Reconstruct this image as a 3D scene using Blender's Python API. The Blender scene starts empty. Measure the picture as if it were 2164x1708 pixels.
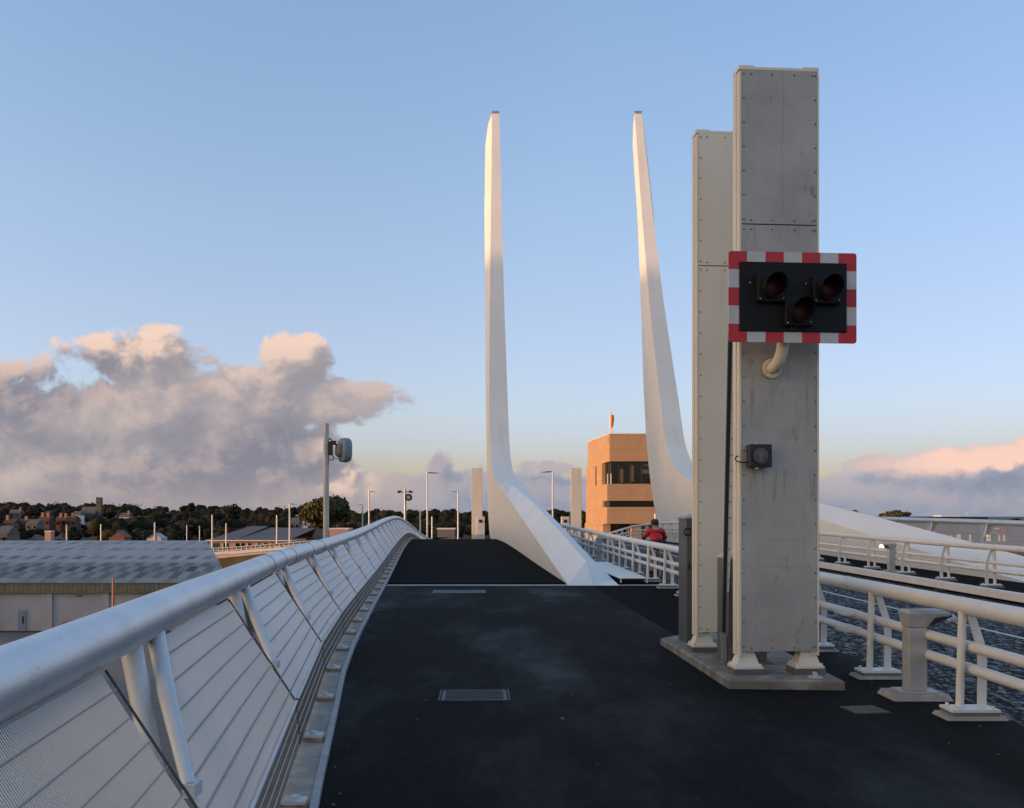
import bpy, bmesh, math, random
from mathutils import Vector, Matrix, noise as mnoise
random.seed(7)
R = math.radians
S = bpy.context.scene
COL = S.collection

# ------------------------------------------------------------------ camera
EYE = 1.68
F, CX, HY = 2000.0, 1082.0, 1090.0        # focal length, centre and horizon in pixels of a 2164 wide frame
cam_d = bpy.data.cameras.new("camera")
cam_d.sensor_width = 36.0
cam_d.lens = F / 2164.0 * 36.0
cam_d.shift_y = (HY - 854.0) / 2164.0
cam_d.clip_start = 0.05
cam_d.clip_end = 12000
cam = bpy.data.objects.new("camera", cam_d)
cam.location = (0, 0, EYE)
cam.rotation_euler = (R(90), 0, 0)
COL.objects.link(cam)
S.camera = cam

# ------------------------------------------------------------------ light
SUN_EL = R(5.5)
SUN_XY = Vector((-0.951, -0.31)).normalized()          # low sun, behind the camera and to the left
SUN_DIR = Vector((SUN_XY.x * math.cos(SUN_EL), SUN_XY.y * math.cos(SUN_EL), math.sin(SUN_EL)))
sun_d = bpy.data.lights.new("sun", 'SUN')
sun_d.energy = 2.6
sun_d.angle = R(0.5)
sun_d.color = (1.0, 0.54, 0.28)
sun = bpy.data.objects.new("sun", sun_d)
sun.rotation_euler = SUN_DIR.to_track_quat('Z', 'Y').to_euler()
COL.objects.link(sun)

S.view_settings.view_transform = 'Standard'
S.view_settings.look = 'None'
S.view_settings.gamma = 1.0
S.view_settings.exposure = 0.6
S.view_settings.use_curve_mapping = False

class NT:
    """small helper to write node trees as expressions"""
    def __init__(self, tree):
        self.t = tree; tree.nodes.clear()
    def n(self, kind, **kw):
        nd = self.t.nodes.new(kind)
        for k, v in kw.items(): setattr(nd, k, v)
        return nd
    def put(self, sock, v):
        if v is None: return
        if isinstance(v, bpy.types.NodeSocket): self.t.links.new(v, sock)
        else:
            if hasattr(sock.default_value, '__len__') and not isinstance(v, str):
                v = tuple(v)
                if len(sock.default_value) == 4 and len(v) == 3: v = v + (1,)
            sock.default_value = v
    def m(self, op, a, b=None, c=None, clamp=False):
        nd = self.n('ShaderNodeMath', operation=op, use_clamp=clamp)
        self.put(nd.inputs[0], a); self.put(nd.inputs[1], b); self.put(nd.inputs[2], c)
        return nd.outputs[0]
    def ss(self, lo, hi, x):
        nd = self.n('ShaderNodeMapRange', interpolation_type='SMOOTHSTEP')
        self.put(nd.inputs[0], x); nd.inputs[1].default_value = lo; nd.inputs[2].default_value = hi
        return nd.outputs[0]
    def lin(self, lo, hi, x, a=0., b=1.):
        nd = self.n('ShaderNodeMapRange')
        self.put(nd.inputs[0], x); nd.inputs[1].default_value = lo; nd.inputs[2].default_value = hi
        nd.inputs[3].default_value = a; nd.inputs[4].default_value = b
        return nd.outputs[0]
    def mix(self, f, a, b, blend='MIX'):
        nd = self.n('ShaderNodeMix', data_type='RGBA', blend_type=blend)
        self.put(nd.inputs[0], f); self.put(nd.inputs[6], a); self.put(nd.inputs[7], b)
        return nd.outputs[2]
    def noise(self, vec, scale, detail=4, rough=0.55, dist=0.0, dims='3D'):
        nd = self.n('ShaderNodeTexNoise', noise_dimensions=dims)
        self.put(nd.inputs['Vector'], vec)
        nd.inputs['Scale'].default_value = scale; nd.inputs['Detail'].default_value = detail
        nd.inputs['Roughness'].default_value = rough; nd.inputs['Distortion'].default_value = dist
        return nd.outputs[0]
    def xyz(self, x, y, z):
        nd = self.n('ShaderNodeCombineXYZ')
        for i, v in enumerate((x, y, z)): self.put(nd.inputs[i], v)
        return nd.outputs[0]
    def sep(self, v):
        nd = self.n('ShaderNodeSeparateXYZ'); self.put(nd.inputs[0], v); return nd.outputs
    def mapping(self, v, scale=(1, 1, 1), rot=(0, 0, 0)):
        nd = self.n('ShaderNodeMapping'); self.put(nd.inputs[0], v)
        nd.inputs['Scale'].default_value = scale; nd.inputs['Rotation'].default_value = rot
        return nd.outputs[0]
    def ramp(self, f, stops, interp='LINEAR'):
        nd = self.n('ShaderNodeValToRGB'); nd.color_ramp.interpolation = interp
        els = nd.color_ramp.elements
        while len(els) < len(stops): els.new(0.5)
        for e, (p, c) in zip(els, stops):
            e.position = p; e.color = tuple(c) + (1,)
        self.put(nd.inputs[0], f)
        return nd.outputs[0]

# sky: low-sun Nishita sky with a bank of cumulus laid over it by direction
w = bpy.data.worlds.new("World"); S.world = w; w.use_nodes = True
t = NT(w.node_tree)
d = t.n('ShaderNodeTexCoord').outputs['Generated']
dx, dy, dz = t.sep(d)
sky = t.n('ShaderNodeTexSky', sky_type='NISHITA', sun_disc=False)
sky.sun_elevation = SUN_EL
sky.sun_rotation = math.atan2(SUN_XY.x, SUN_XY.y)
sky.altitude = 10; sky.air_density = 1.0; sky.dust_density = 1.2; sky.ozone_density = 1.2
SKY_STRENGTH = 0.15
skyc = sky.outputs[0]
ydiv = t.m('MAXIMUM', dy, 0.08)
u0 = t.m('DIVIDE', dx, ydiv); v0 = t.m('DIVIDE', dz, ydiv)
def ell(u, v, px, py, a, b, gain=1.0):
    eu = t.m('DIVIDE', t.m('SUBTRACT', u, (px - CX) / F), a / F)
    ev = t.m('DIVIDE', t.m('SUBTRACT', v, (HY - py) / F), b / F)
    q = t.m('ADD', t.m('MULTIPLY', eu, eu), t.m('MULTIPLY', ev, ev))
    return t.m('MULTIPLY', t.m('SUBTRACT', 1.0, q), gain)
def smax(a, b):
    return t.m('SMOOTH_MAX', a, b, 0.22)
# (px, py, half width, half height, weight) of each bank, in the photograph's angles
CLOUDS = [(120, 895, 580, 135, 1.3), (290, 765, 190, 72, 1.0), (70, 800, 160, 58, .9), (625, 775, 85, 66, .85), (520, 820, 170, 60, .9), (620, 850, 235, 60, 1.1),
          (280, 1000, 470, 110, 1.5), (600, 965, 140, 60, 1.0), (100, 1045, 640, 85, 1.8), (700, 1050, 330, 62, 1.3), (1060, 1060, 480, 66, 1.15),
          (926, 972, 30, 34, .55), (1990, 1002, 200, 52, 1.15), (2140, 990, 140, 56, 1.15), (1900, 1060, 600, 62, 1.5), (1170, 990, 90, 20, .5), (735, 995, 60, 26, .6)]
def density(u, v):
    e = None
    for c in CLOUDS:
        k = ell(u, v, *c)
        e = k if e is None else smax(e, k)
    e = t.m('MAXIMUM', e, -2.0)
    p = t.xyz(u, t.m('MULTIPLY', v, 1.25), 0.37)
    wn = t.n('ShaderNodeTexNoise', noise_dimensions='2D'); t.put(wn.inputs['Vector'], p); wn.inputs['Scale'].default_value = 9.0; wn.inputs['Detail'].default_value = 4
    pw = t.n('ShaderNodeVectorMath', operation='MULTIPLY_ADD'); t.put(pw.inputs[0], wn.outputs['Color']); pw.inputs[1].default_value = (.055, .055, 0); t.put(pw.inputs[2], p)
    vo = t.n('ShaderNodeTexVoronoi', feature='F1', voronoi_dimensions='2D'); t.put(vo.inputs['Vector'], pw.outputs[0])
    vo.inputs['Scale'].default_value = 9.5; vo.inputs['Detail'].default_value = 3.0; vo.inputs['Roughness'].default_value = .55; vo.inputs['Lacunarity'].default_value = 2.4
    n1 = t.noise(p, 5.0, 3, 0.5, 0.3, '2D')
    n2 = t.noise(pw.outputs[0], 26.0, 7, 0.60, 0.2, '2D')
    b_ = t.m('MULTIPLY', t.m('SUBTRACT', 0.84, vo.outputs['Distance']), 1.05)
    return t.m('ADD', t.m('ADD', t.m('MULTIPLY', e, 0.95), b_), t.m('ADD', t.m('MULTIPLY', t.m('SUBTRACT', n1, 0.5), 1.0), t.m('MULTIPLY', t.m('SUBTRACT', n2, 0.5), .75)))
d0 = density(u0, v0)
d1 = density(t.m('ADD', u0, -0.010), t.m('ADD', v0, 0.016))
alpha = t.ss(-0.04, 0.36, d0)
front = t.ss(0.05, 0.25, dy)
alpha = t.m('MULTIPLY', alpha, front)
relief = t.ss(-0.12, 0.72, t.m('SUBTRACT', d0, d1))
high = t.ss(0.115, 0.195, v0)
side = t.ss(0.25, 0.5, u0)
far_r = t.m('MULTIPLY', side, t.ss(.022, .055, v0))
puff = t.m('MULTIPLY', t.m('SUBTRACT', 1.0, t.ss(.0, .06, t.m('ABSOLUTE', t.m('SUBTRACT', u0, -.174)))), t.m('SUBTRACT', 1.0, t.ss(.02, .05, t.m('ABSOLUTE', t.m('SUBTRACT', v0, .05)))))
gain = t.m('MAXIMUM', t.m('MAXIMUM', t.m('ADD', .26, t.m('MULTIPLY', high, .70)), t.m('MULTIPLY', far_r, 1.1)), puff)
lit = t.m('MULTIPLY', relief, gain, clamp=True)
nb = t.ss(0.35, 0.68, t.noise(t.xyz(u0, t.m('MULTIPLY', v0, 2.2), 0.9), 5.5, 4, .5))
body = t.mix(nb, (0.170, 0.170, 0.205), (0.295, 0.262, 0.265))
body = t.mix(t.m('MULTIPLY', t.ss(-.16, -.03, u0), .8), body, t.mix(nb, (0.175, 0.205, 0.275), (0.25, 0.265, 0.32)))
shadow = t.ss(0.0, 0.5, t.m('SUBTRACT', d1, d0))
body = t.mix(t.m('MULTIPLY', shadow, .28), body, (.125, .13, .17))
warm = t.mix(side, (0.62, 0.45, 0.365), (0.64, 0.425, 0.35))
cloudc = t.mix(lit, body, warm)
rim = t.m('MULTIPLY', t.m('SUBTRACT', 1.0, t.ss(0.1, 0.6, d0)), t.m('MULTIPLY', t.m('SUBTRACT', 1.0, high), .35))
cloudc = t.mix(rim, cloudc, (0.31, 0.32, 0.37))
cloudc = t.mix(t.m('MULTIPLY', t.m('SUBTRACT', 1.0, t.ss(0.0, 0.055, v0)), 0.7), cloudc, t.mix(t.ss(-.18, -.02, u0), (0.275, 0.235, 0.235), (0.205, 0.22, 0.275)))
# blend: sky texture, graded by height, with fill light added overhead and toward the sun
skyv = t.mix(1.0, skyc, (SKY_STRENGTH,) * 3, 'MULTIPLY')
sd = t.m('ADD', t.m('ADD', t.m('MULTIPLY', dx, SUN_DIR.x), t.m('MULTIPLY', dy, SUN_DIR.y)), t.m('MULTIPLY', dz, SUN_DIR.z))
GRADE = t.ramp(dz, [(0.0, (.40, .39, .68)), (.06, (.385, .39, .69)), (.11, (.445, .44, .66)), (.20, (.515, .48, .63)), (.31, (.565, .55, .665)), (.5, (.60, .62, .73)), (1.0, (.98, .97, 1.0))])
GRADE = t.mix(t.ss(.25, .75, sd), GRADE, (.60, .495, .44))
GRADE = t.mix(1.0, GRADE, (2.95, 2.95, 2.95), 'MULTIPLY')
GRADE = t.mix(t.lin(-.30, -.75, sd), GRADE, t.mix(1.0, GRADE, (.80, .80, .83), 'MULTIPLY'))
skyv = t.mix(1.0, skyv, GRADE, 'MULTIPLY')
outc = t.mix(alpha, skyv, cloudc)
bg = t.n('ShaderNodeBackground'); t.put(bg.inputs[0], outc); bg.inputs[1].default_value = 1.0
wo = t.n('ShaderNodeOutputWorld'); w.node_tree.links.new(bg.outputs[0], wo.inputs[0])
w.cycles.sampling_method = 'MANUAL'; w.cycles.sample_map_resolution = 512

# ------------------------------------------------------------------ materials
MATS = {}
def mat(name, base, rough=0.6, metal=0.0, var=0.0, vscale=3.0, vstretch=(1, 1, 1), bump=0.0, bscale=40.0, alt=None, spec=0.5, coat=0.0, world=False, emit=None, estr=0.0, extra=None):
    m = bpy.data.materials.new(name); m.use_nodes = True
    t = NT(m.node_tree)
    b = t.n('ShaderNodeBsdfPrincipled'); o = t.n('ShaderNodeOutputMaterial')
    m.node_tree.links.new(b.outputs[0], o.inputs[0])
    vec = t.n('ShaderNodeNewGeometry').outputs['Position'] if world else t.n('ShaderNodeTexCoord').outputs['Object']
    col = base
    if var > 0 or alt:
        n1 = t.noise(t.mapping(vec, vstretch), vscale, 6, 0.62)
        if alt: col = t.mix(t.ss(0.40, 0.66, n1), base, alt)
        else: col = t.mix(t.ss(0.3, 0.72, n1), tuple(c * (1 - var) for c in base), tuple(min(1, c * (1 + var)) for c in base))
    if extra: col = extra(t, vec, col, b)
    t.put(b.inputs['Base Color'], col)
    if not b.inputs['Roughness'].is_linked:
        b.inputs['Roughness'].default_value = rough
    b.inputs['Metallic'].default_value = metal
    b.inputs['Specular IOR Level'].default_value = spec
    b.inputs['Coat Weight'].default_value = coat
    if bump > 0:
        bp = t.n('ShaderNodeBump'); bp.inputs['Strength'].default_value = bump; bp.inputs['Distance'].default_value = 0.01
        t.put(bp.inputs['Height'], t.noise(vec, bscale, 5, 0.6)); t.put(b.inputs['Normal'], bp.outputs[0])
    if emit:
        t.put(b.inputs['Emission Color'], emit); b.inputs['Emission Strength'].default_value = estr
    MATS[name] = m
    return m

def streaks(amount, col2, sc=(6, 6, .35), lo=.48, hi=.72):
    def f(t, vec, col, b):
        n = t.noise(t.mapping(vec, sc), 1.6, 6, .65)
        return t.mix(t.m('MULTIPLY', t.ss(lo, hi, n), amount), col, col2)
    return f
def drops(t, vec, col, b):
    # rain drops standing on the cold paint
    nd = t.n('ShaderNodeTexVoronoi'); t.put(nd.inputs['Vector'], t.mapping(vec, (1, .55, 1))); nd.inputs['Scale'].default_value = 75
    msk = t.m('MULTIPLY', t.m('SUBTRACT', 1.0, t.ss(0.16, 0.26, nd.outputs['Distance'])), t.ss(.50, .62, t.noise(vec, 8, 5, .6)))
    bp = t.n('ShaderNodeBump'); bp.inputs['Strength'].default_value = .35; bp.inputs['Distance'].default_value = .004
    t.put(bp.inputs['Height'], msk); t.put(b.inputs['Normal'], bp.outputs[0])
    t.put(b.inputs['Roughness'], t.m('SUBTRACT', .36, t.m('MULTIPLY', msk, .22)))
    return t.mix(t.m('MULTIPLY', msk, .5), t.mix(t.ss(.35, .7, t.noise(vec, 2.2, 5)), col, (.54, .57, .61)), (.30, .33, .38))
def wet(t, vec, col, b):
    n1 = t.noise(t.mapping(vec, (.40, .14, 1)), 1.0, 6, .6)
    n2 = t.noise(vec, 5, 6, .7)
    patch = t.ss(.44, .66, n1)
    t.put(b.inputs['Roughness'], t.m('ADD', t.m('MULTIPLY', t.m('SUBTRACT', 1.0, patch), .30), t.m('ADD', .46, t.m('MULTIPLY', n2, .16))))
    nd = t.n('ShaderNodeTexVoronoi'); t.put(nd.inputs['Vector'], vec); nd.inputs['Scale'].default_value = 95
    bp = t.n('ShaderNodeBump'); bp.inputs['Strength'].default_value = .5; bp.inputs['Distance'].default_value = .006
    t.put(bp.inputs['Height'], nd.outputs['Distance']); t.put(b.inputs['Normal'], bp.outputs[0])
    trk = t.m('MULTIPLY', t.ss(.52, .70, t.noise(t.mapping(vec, (2.4, .10, 1), (0, 0, .07)), 1.3, 6, .65)), .45)
    col = t.mix(trk, col, (.013, .013, .0132))
    scuff = t.m('MULTIPLY', t.ss(.56, .76, t.noise(t.mapping(vec, (1.2, .30, 1), (0, 0, .3)), 2.0, 8, .72)), .55)
    c = t.mix(patch, col, (.0115, .0118, .0125))
    c = t.mix(scuff, c, (.028, .028, .029))
    sp = t.n('ShaderNodeTexVoronoi'); t.put(sp.inputs['Vector'], vec); sp.inputs['Scale'].default_value = 60
    return t.mix(t.m('MULTIPLY', t.ss(.9, 1.0, t.sep(sp.outputs['Color'])[0]), .18), c, (.07, .07, .07))
def road_tex(t, vec, col, b):
    n1 = t.noise(t.mapping(vec, (1.0, .5, 1)), 5.0, 8, .8)
    bp = t.n('ShaderNodeBump'); bp.inputs['Strength'].default_value = 1.0; bp.inputs['Distance'].default_value = .05
    t.put(bp.inputs['Height'], n1); t.put(b.inputs['Normal'], bp.outputs[0])
    n2 = t.noise(t.mapping(vec, (2.6, 1.2, 1)), 6, 6, .8)
    wetm = t.ss(.47, .60, n2)
    t.put(b.inputs['Roughness'], t.lin(0, 1, wetm, .80, .30))
    t.put(b.inputs['IOR'], t.lin(0, 1, wetm, 1.15, 1.5))
    return t.mix(wetm, col, (.012, .014, .020))

MW = mat('white_paint', (.66, .645, .61), .42, var=.05, vscale=2.0, extra=streaks(.25, (.52, .50, .46)))
MRAIL = mat('handrail_paint', (.63, .655, .69), .34, metal=.55, extra=drops)
def wingtex(t, vec, col, b):
    z = t.sep(vec)[2]
    c = streaks(.28, (.60, .56, .50), (1.3, .25, .10))(t, vec, col, b)
    f = t.m('ABSOLUTE', t.m('SUBTRACT', t.m('FRACT', t.m('DIVIDE', t.m('ADD', z, 2.2), 5.5)), .5))
    seam = t.m('MULTIPLY', t.m('SUBTRACT', 1.0, t.ss(.0, .005, f)), t.m('MULTIPLY', t.ss(4.5, 6, z), .22))
    return t.mix(seam, c, (.40, .38, .36))
MWING = mat('wing_paint', (.76, .745, .72), .42, var=.04, vscale=.35, extra=wingtex)
MCREAM = mat('cream_paint', (.74, .675, .56), .45, var=.04, vscale=1.2, extra=streaks(.35, (.47, .42, .34), (4, 4, .3), .52, .8))
def cladtex(t, v, col, b):
    x, y, z = t.sep(v)
    c = t.mix(t.m('MULTIPLY', t.ss(.50, .78, t.noise(t.mapping(v, (7, 7, .35)), 1.4, 6, .65)), .55), col, (.40, .39, .375))
    c = t.mix(t.m('MULTIPLY', t.ss(.58, .72, t.noise(t.mapping(v, (3, 3, 1.2), (0, .5, 0)), 2.3, 8, .72)), .60), c, (.12, .115, .11))
    drip = None
    for z0, ln in ((4.575, .34), (3.25, .55), (2.95, .5), (2.14, .7)):                    # dirt running down from joints and brackets
        m_ = t.m('MULTIPLY', t.ss(z0 - ln, z0, z), t.m('LESS_THAN', z, z0))
        drip = m_ if drip is None else t.m('MAXIMUM', drip, m_)
    dn = t.ss(.50, .66, t.noise(t.mapping(v, (13, 1, 1.1)), 1.0, 5, .7))
    c = t.mix(t.m('MULTIPLY', t.m('MULTIPLY', drip, dn), .5), c, (.085, .08, .075))
    ex = t.m('ABSOLUTE', t.m('SUBTRACT', x, .02)); ez = t.m('ABSOLUTE', t.m('SUBTRACT', z, 1.30))
    dd = t.m('MAXIMUM', t.m('SUBTRACT', ex, .24), t.m('SUBTRACT', ez, .135))
    ring = t.m('SUBTRACT', 1.0, t.ss(.004, .016, t.m('ABSOLUTE', dd)))
    c = t.mix(t.m('MULTIPLY', ring, .13), c, (.14, .12, .115))
    crack = t.m('SUBTRACT', 1.0, t.ss(.0, .006, t.m('ABSOLUTE', t.m('SUBTRACT', t.m('ADD', x, t.m('MULTIPLY', t.m('SUBTRACT', t.noise(t.mapping(v, (0, 0, 1)), 1.1, 6), .5), .16)), .03))))
    c = t.mix(t.m('MULTIPLY', t.m('MULTIPLY', crack, t.ss(4.7, 4.8, z)), .5), c, (.12, .11, .10))
    return c
MGALV = mat('grey_cladding', (.40, .375, .345), .5, var=.13, vscale=1.6, metal=.2, extra=cladtex)
MBOLT = mat('bolt_steel', (.15, .14, .13), .5, metal=.6)
MSTEEL = mat('dull_steel', (.33, .33, .335), .45, metal=.5, var=.15, vscale=5)
MBOLL = mat('bollard_grey', (.40, .40, .40), .5, metal=.25, var=.08, vscale=5)
MZINC = mat('galvanised_pole', (.42, .41, .40), .45, metal=.45, var=.15, vscale=3, vstretch=(1, 1, .3))
MDGREY = mat('dark_grey_paint', (.085, .09, .098), .45, var=.1, vscale=2)
MCAB = mat('cabinet_grey', (.135, .13, .12), .4, var=.1, vscale=2, metal=.2)
MBLACK = mat('black_plastic', (.012, .012, .013), .45)
MBLACKB = mat('black_board', (.008, .0085, .010), .6, spec=.25)
MLENS = mat('red_lens', (.045, .006, .006), .4, spec=.25)
MLENS2 = mat('amber_lens', (.05, .012, .006), .4, spec=.25)
MRED = mat('red_sheeting', (.50, .010, .014), .35, var=.08, vscale=8)
MWHT = mat('white_sheeting', (.50, .51, .52), .35, var=.06, vscale=8)
MGLASSG = mat('signal_glass', (.075, .07, .072), .25)
MMAN = mat('pictogram_glass', (.16, .12, .12), .35)
MASPH = mat('footway_asphalt', (.0065, .0063, .0062), .6, extra=wet, world=True, spec=.075)
MASPH2 = mat('dark_asphalt', (.0085, .008, .008), .9, var=.2, vscale=30, bump=.3, bscale=300, world=True, spec=.03)
MROAD = mat('road_asphalt', (.011, .012, .015), .45, extra=road_tex, world=True, spec=.5)
MLINE = mat('road_line', (.50, .50, .48), .6, var=.15, vscale=12)
MCONC = mat('concrete', (.27, .255, .23), .8, alt=(.36, .34, .30), vscale=5, bump=.3, bscale=60, extra=lambda t, v, c, b: t.mix(t.m('MULTIPLY', t.ss(.60, .70, t.noise(t.mapping(v, (3, .8, 2)), 4.0, 7, .7)), .7), c, (.12, .105, .09)))
MPLINTH = mat('worn_concrete', (.17, .155, .13), .85, alt=(.30, .27, .23), vscale=4, bump=.5, bscale=25, extra=lambda t, v, c, b: t.mix(t.m('MULTIPLY', t.ss(.52, .64, t.noise(v, 6.0, 8, .75)), .7), c, (.09, .078, .065)))
MCONCD = mat('dark_concrete', (.13, .125, .12), .85, var=.2, vscale=2, bump=.3, bscale=30)
MJOINT = mat('joint_steel', (.28, .285, .295), .5, metal=.0, var=.2, vscale=6)
MJGAP = mat('joint_rubber', (.012, .012, .013), .7)
MTAN = mat('tan_cladding', (.40, .255, .15), .8, var=.06, vscale=.5, extra=lambda t, v, c, b: t.mix(t.m('MULTIPLY', t.ss(.95, .985, t.m('FRACT', t.m('DIVIDE', t.m('ADD', t.sep(v)[2], .2), 2.35))), .35), streaks(.35, (.29, .165, .085), (1.3, 1.3, .15))(t, v, c, b), (.16, .10, .06)))
MGLASS = mat('dark_glass', (.008, .010, .011), .06, spec=.3)
MFRAME = mat('dark_frame', (.03, .028, .026), .5)
MINTER = mat('warm_interior', (.11, .07, .04), .7, var=.3, vscale=1.5)
MROOF = None
MWALLP = mat('pale_wall', (.40, .385, .39), .7, var=.08, vscale=.6, extra=lambda t, v, c, b: t.mix(t.m('MULTIPLY', t.ss(.5, .9, t.m('SINE', t.m('MULTIPLY', t.sep(v)[0], 21.0))), .22), c, (.24, .225, .22)))
MFASC = mat('mossy_fascia', (.20, .185, .12), .8, alt=(.13, .125, .075), vscale=1.2, vstretch=(1.5, 1, .6), extra=lambda t, v, c, b: t.mix(t.m('MULTIPLY', t.ss(.3, .8, t.m('SINE', t.m('MULTIPLY', t.sep(v)[0], 15.0))), .5), c, (.09, .085, .055)))
MSLATE = mat('slate_roof', (.085, .085, .095), .7, var=.2, vscale=3)
MTILE = mat('tile_roof', (.17, .075, .05), .8, var=.25, vscale=2)
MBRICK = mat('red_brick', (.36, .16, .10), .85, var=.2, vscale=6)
MDBRICK = mat('shaded_brick', (.13, .06, .04), .9, var=.2, vscale=4)  # red brick with the shade on the house walls put into its colour
MDBRICK2 = mat('shaded_pale_brick', (.18, .12, .085), .9, var=.2, vscale=4)  # pale brick, darkened the same way for shaded walls
MDTILE = mat('shaded_tile_roof', (.07, .04, .03), .85, var=.25, vscale=2)  # tile roof with the hillside shade put into its colour
MPBRICK = mat('pale_brick', (.44, .27, .19), .85, var=.12, vscale=4)
MDROOF = mat('dark_roof', (.02, .021, .024), .8, var=.2, vscale=1)
MPARA = mat('pale_parapet', (.52, .42, .34), .75, var=.12, vscale=.7, bump=.2, bscale=6)
MEARTH = mat('earth_bank', (.12, .085, .05), .9, alt=(.07, .06, .03), vscale=.6)
MGREY = mat('grey_render', (.15, .14, .135), .85, var=.12, vscale=.5)
MSTONE = mat('flint_stone', (.085, .08, .075), .9, var=.3, vscale=1.5)
MSUNPOLE = mat('sun_toned_pole', (.52, .16, .06), .55, var=.1, vscale=2)  # orange sunlight on the mast put into its colour
MYEL = mat('orange_machine', (.42, .17, .02), .5, var=.1, vscale=2)
MTARP = mat('drab_cover', (.08, .085, .04), .85, var=.2, vscale=2)
MBLUE = mat('pale_blue_door', (.20, .25, .32), .6)
MGREEN = mat('dark_green_panel', (.02, .07, .055), .4)
MSOCK = mat('windsock_orange', (.62, .15, .05), .7)
MCOVER = mat('cover_iron', (.075, .077, .08), .75, metal=.0, var=.2, vscale=20)
MRUST = mat('rusty_plate', (.10, .075, .055), .8, alt=(.055, .05, .045), vscale=14)
MJACKET = mat('red_jacket', (.50, .012, .016), .65, var=.25, vscale=9, bump=.6, bscale=14)
MJBLK = mat('black_cloth', (.014, .014, .015), .8)
MSKIN = mat('skin', (.46, .26, .18), .55)
MRUBBER = mat('tyre_rubber', (.02, .02, .02), .8)
MDISH = mat('pale_blue_plastic', (.19, .225, .27), .5, var=.06, vscale=3)
MDISHG = mat('grey_plastic', (.17, .165, .16), .55)
MLAMPON = mat('lit_lamp', (.9, .85, .7), .3, emit=(1.0, .88, .62), estr=9.0)
MLITW = mat('lit_window', (.4, .3, .2), .4, emit=(1.0, .66, .34), estr=.42)
MGROUND = mat('grass_ground', (.035, .036, .018), .95, alt=(.055, .045, .025), vscale=.03, world=True)
MBARK = mat('bark', (.05, .04, .03), .9, var=.2, vscale=3)
def leafmat(name, c1, c2, sc):
    return mat(name, c1, .75, alt=c2, vscale=sc, world=True, spec=.2)
MLEAF = leafmat('dark_foliage', (.020, .024, .010), (.040, .036, .015), .09)
MLEAF2 = leafmat('willow_foliage', (.050, .055, .018), (.080, .068, .020), .5)
MLEAF3 = leafmat('yellowing_foliage', (.13, .09, .02), (.09, .075, .02), .5)
MLEAF4 = leafmat('rusty_foliage', (.075, .042, .018), (.05, .04, .018), .4)
MWOOD = mat('woodland_foliage', (.011, .013, .008), .85, alt=(.026, .022, .011), vscale=.035, world=True, spec=.1, bump=1.0, bscale=1.1)
MHEDGE = leafmat('mid_foliage', (.032, .034, .014), (.05, .042, .016), .5)

def roofmat():
    # corrugated sheets in bays, with rows of dirty rooflights let into them
    m = bpy.data.materials.new('corrugated_roof'); m.use_nodes = True
    t = NT(m.node_tree); b = t.n('ShaderNodeBsdfPrincipled'); o = t.n('ShaderNodeOutputMaterial')
    m.node_tree.links.new(b.outputs[0], o.inputs[0])
    uv = t.n('ShaderNodeUVMap'); uv.uv_map = 'sheet'
    x, y, _ = t.sep(uv.outputs[0])                       # x metres along the ridge, y 0 at the eave .. 1 at the ridge
    corr = t.m('SINE', t.m('MULTIPLY', x, 12.0))
    P = 1.66
    fx = t.m('FRACT', t.m('DIVIDE', x, P)); cell = t.m('FLOOR', t.m('DIVIDE', x, P))
    obj = t.n('ShaderNodeTexCoord').outputs['Object']
    big = t.noise(t.mapping(obj, (.5, .5, .5)), 1.0, 6, .65)
    base = t.mix(t.ss(.40, .50, y), (.215, .215, .19), (.32, .33, .345))
    base = t.mix(t.m('MULTIPLY', t.ss(.38, .7, big), .5), base, (.34, .355, .385))
    wn = t.n('ShaderNodeTexWhiteNoise', noise_dimensions='2D')
    t.put(wn.inputs['Vector'], t.xyz(t.m('FLOOR', t.m('DIVIDE', x, P / 2)), t.m('FLOOR', t.m('MULTIPLY', y, 9.0)), 0))
    base = t.mix(t.m('MULTIPLY', t.ss(.35, 1.0, wn.outputs[0]), t.lin(.40, .46, y, .50, .22)), base, (.085, .095, .08))
    seam = t.m('MULTIPLY', t.ss(.94, .985, t.m('FRACT', t.m('DIVIDE', x, P / 2))), .45)
    base = t.mix(seam, base, (.36, .37, .38))
    msk = None
    for (lo, hi, off, ww, k) in ((.88, .945, 0.0, .5, .5), (.70, .765, .0, .5, .55), (.50, .575, .0, .5, .75), (.345, .43, .5, .5, .75), (.225, .345, .0, .52, 1.1), (.09, .225, .5, .5, .8)):
        rowm = t.m('MULTIPLY', t.m('GREATER_THAN', y, lo), t.m('LESS_THAN', y, hi))
        fxo = t.m('FRACT', t.m('ADD', t.m('DIVIDE', x, P), off))
        w2 = t.n('ShaderNodeTexWhiteNoise', noise_dimensions='2D'); t.put(w2.inputs['Vector'], t.xyz(cell, lo * 37, 0))
        k2 = t.m('MULTIPLY', t.lin(0, 1, w2.outputs[0], .45, 1.0), k)
        mm = t.m('MULTIPLY', t.m('MULTIPLY', rowm, t.m('LESS_THAN', fxo, ww)), k2)
        msk = mm if msk is None else t.m('MAXIMUM', msk, mm)
    col = t.mix(msk, base, (.028, .032, .034))
    col = t.mix(t.m('MULTIPLY', t.lin(-1, 1, corr), .16), col, (.08, .085, .09))
    t.put(b.inputs['Base Color'], col); b.inputs['Roughness'].default_value = .7
    return m
MROOF = roofmat()

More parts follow.
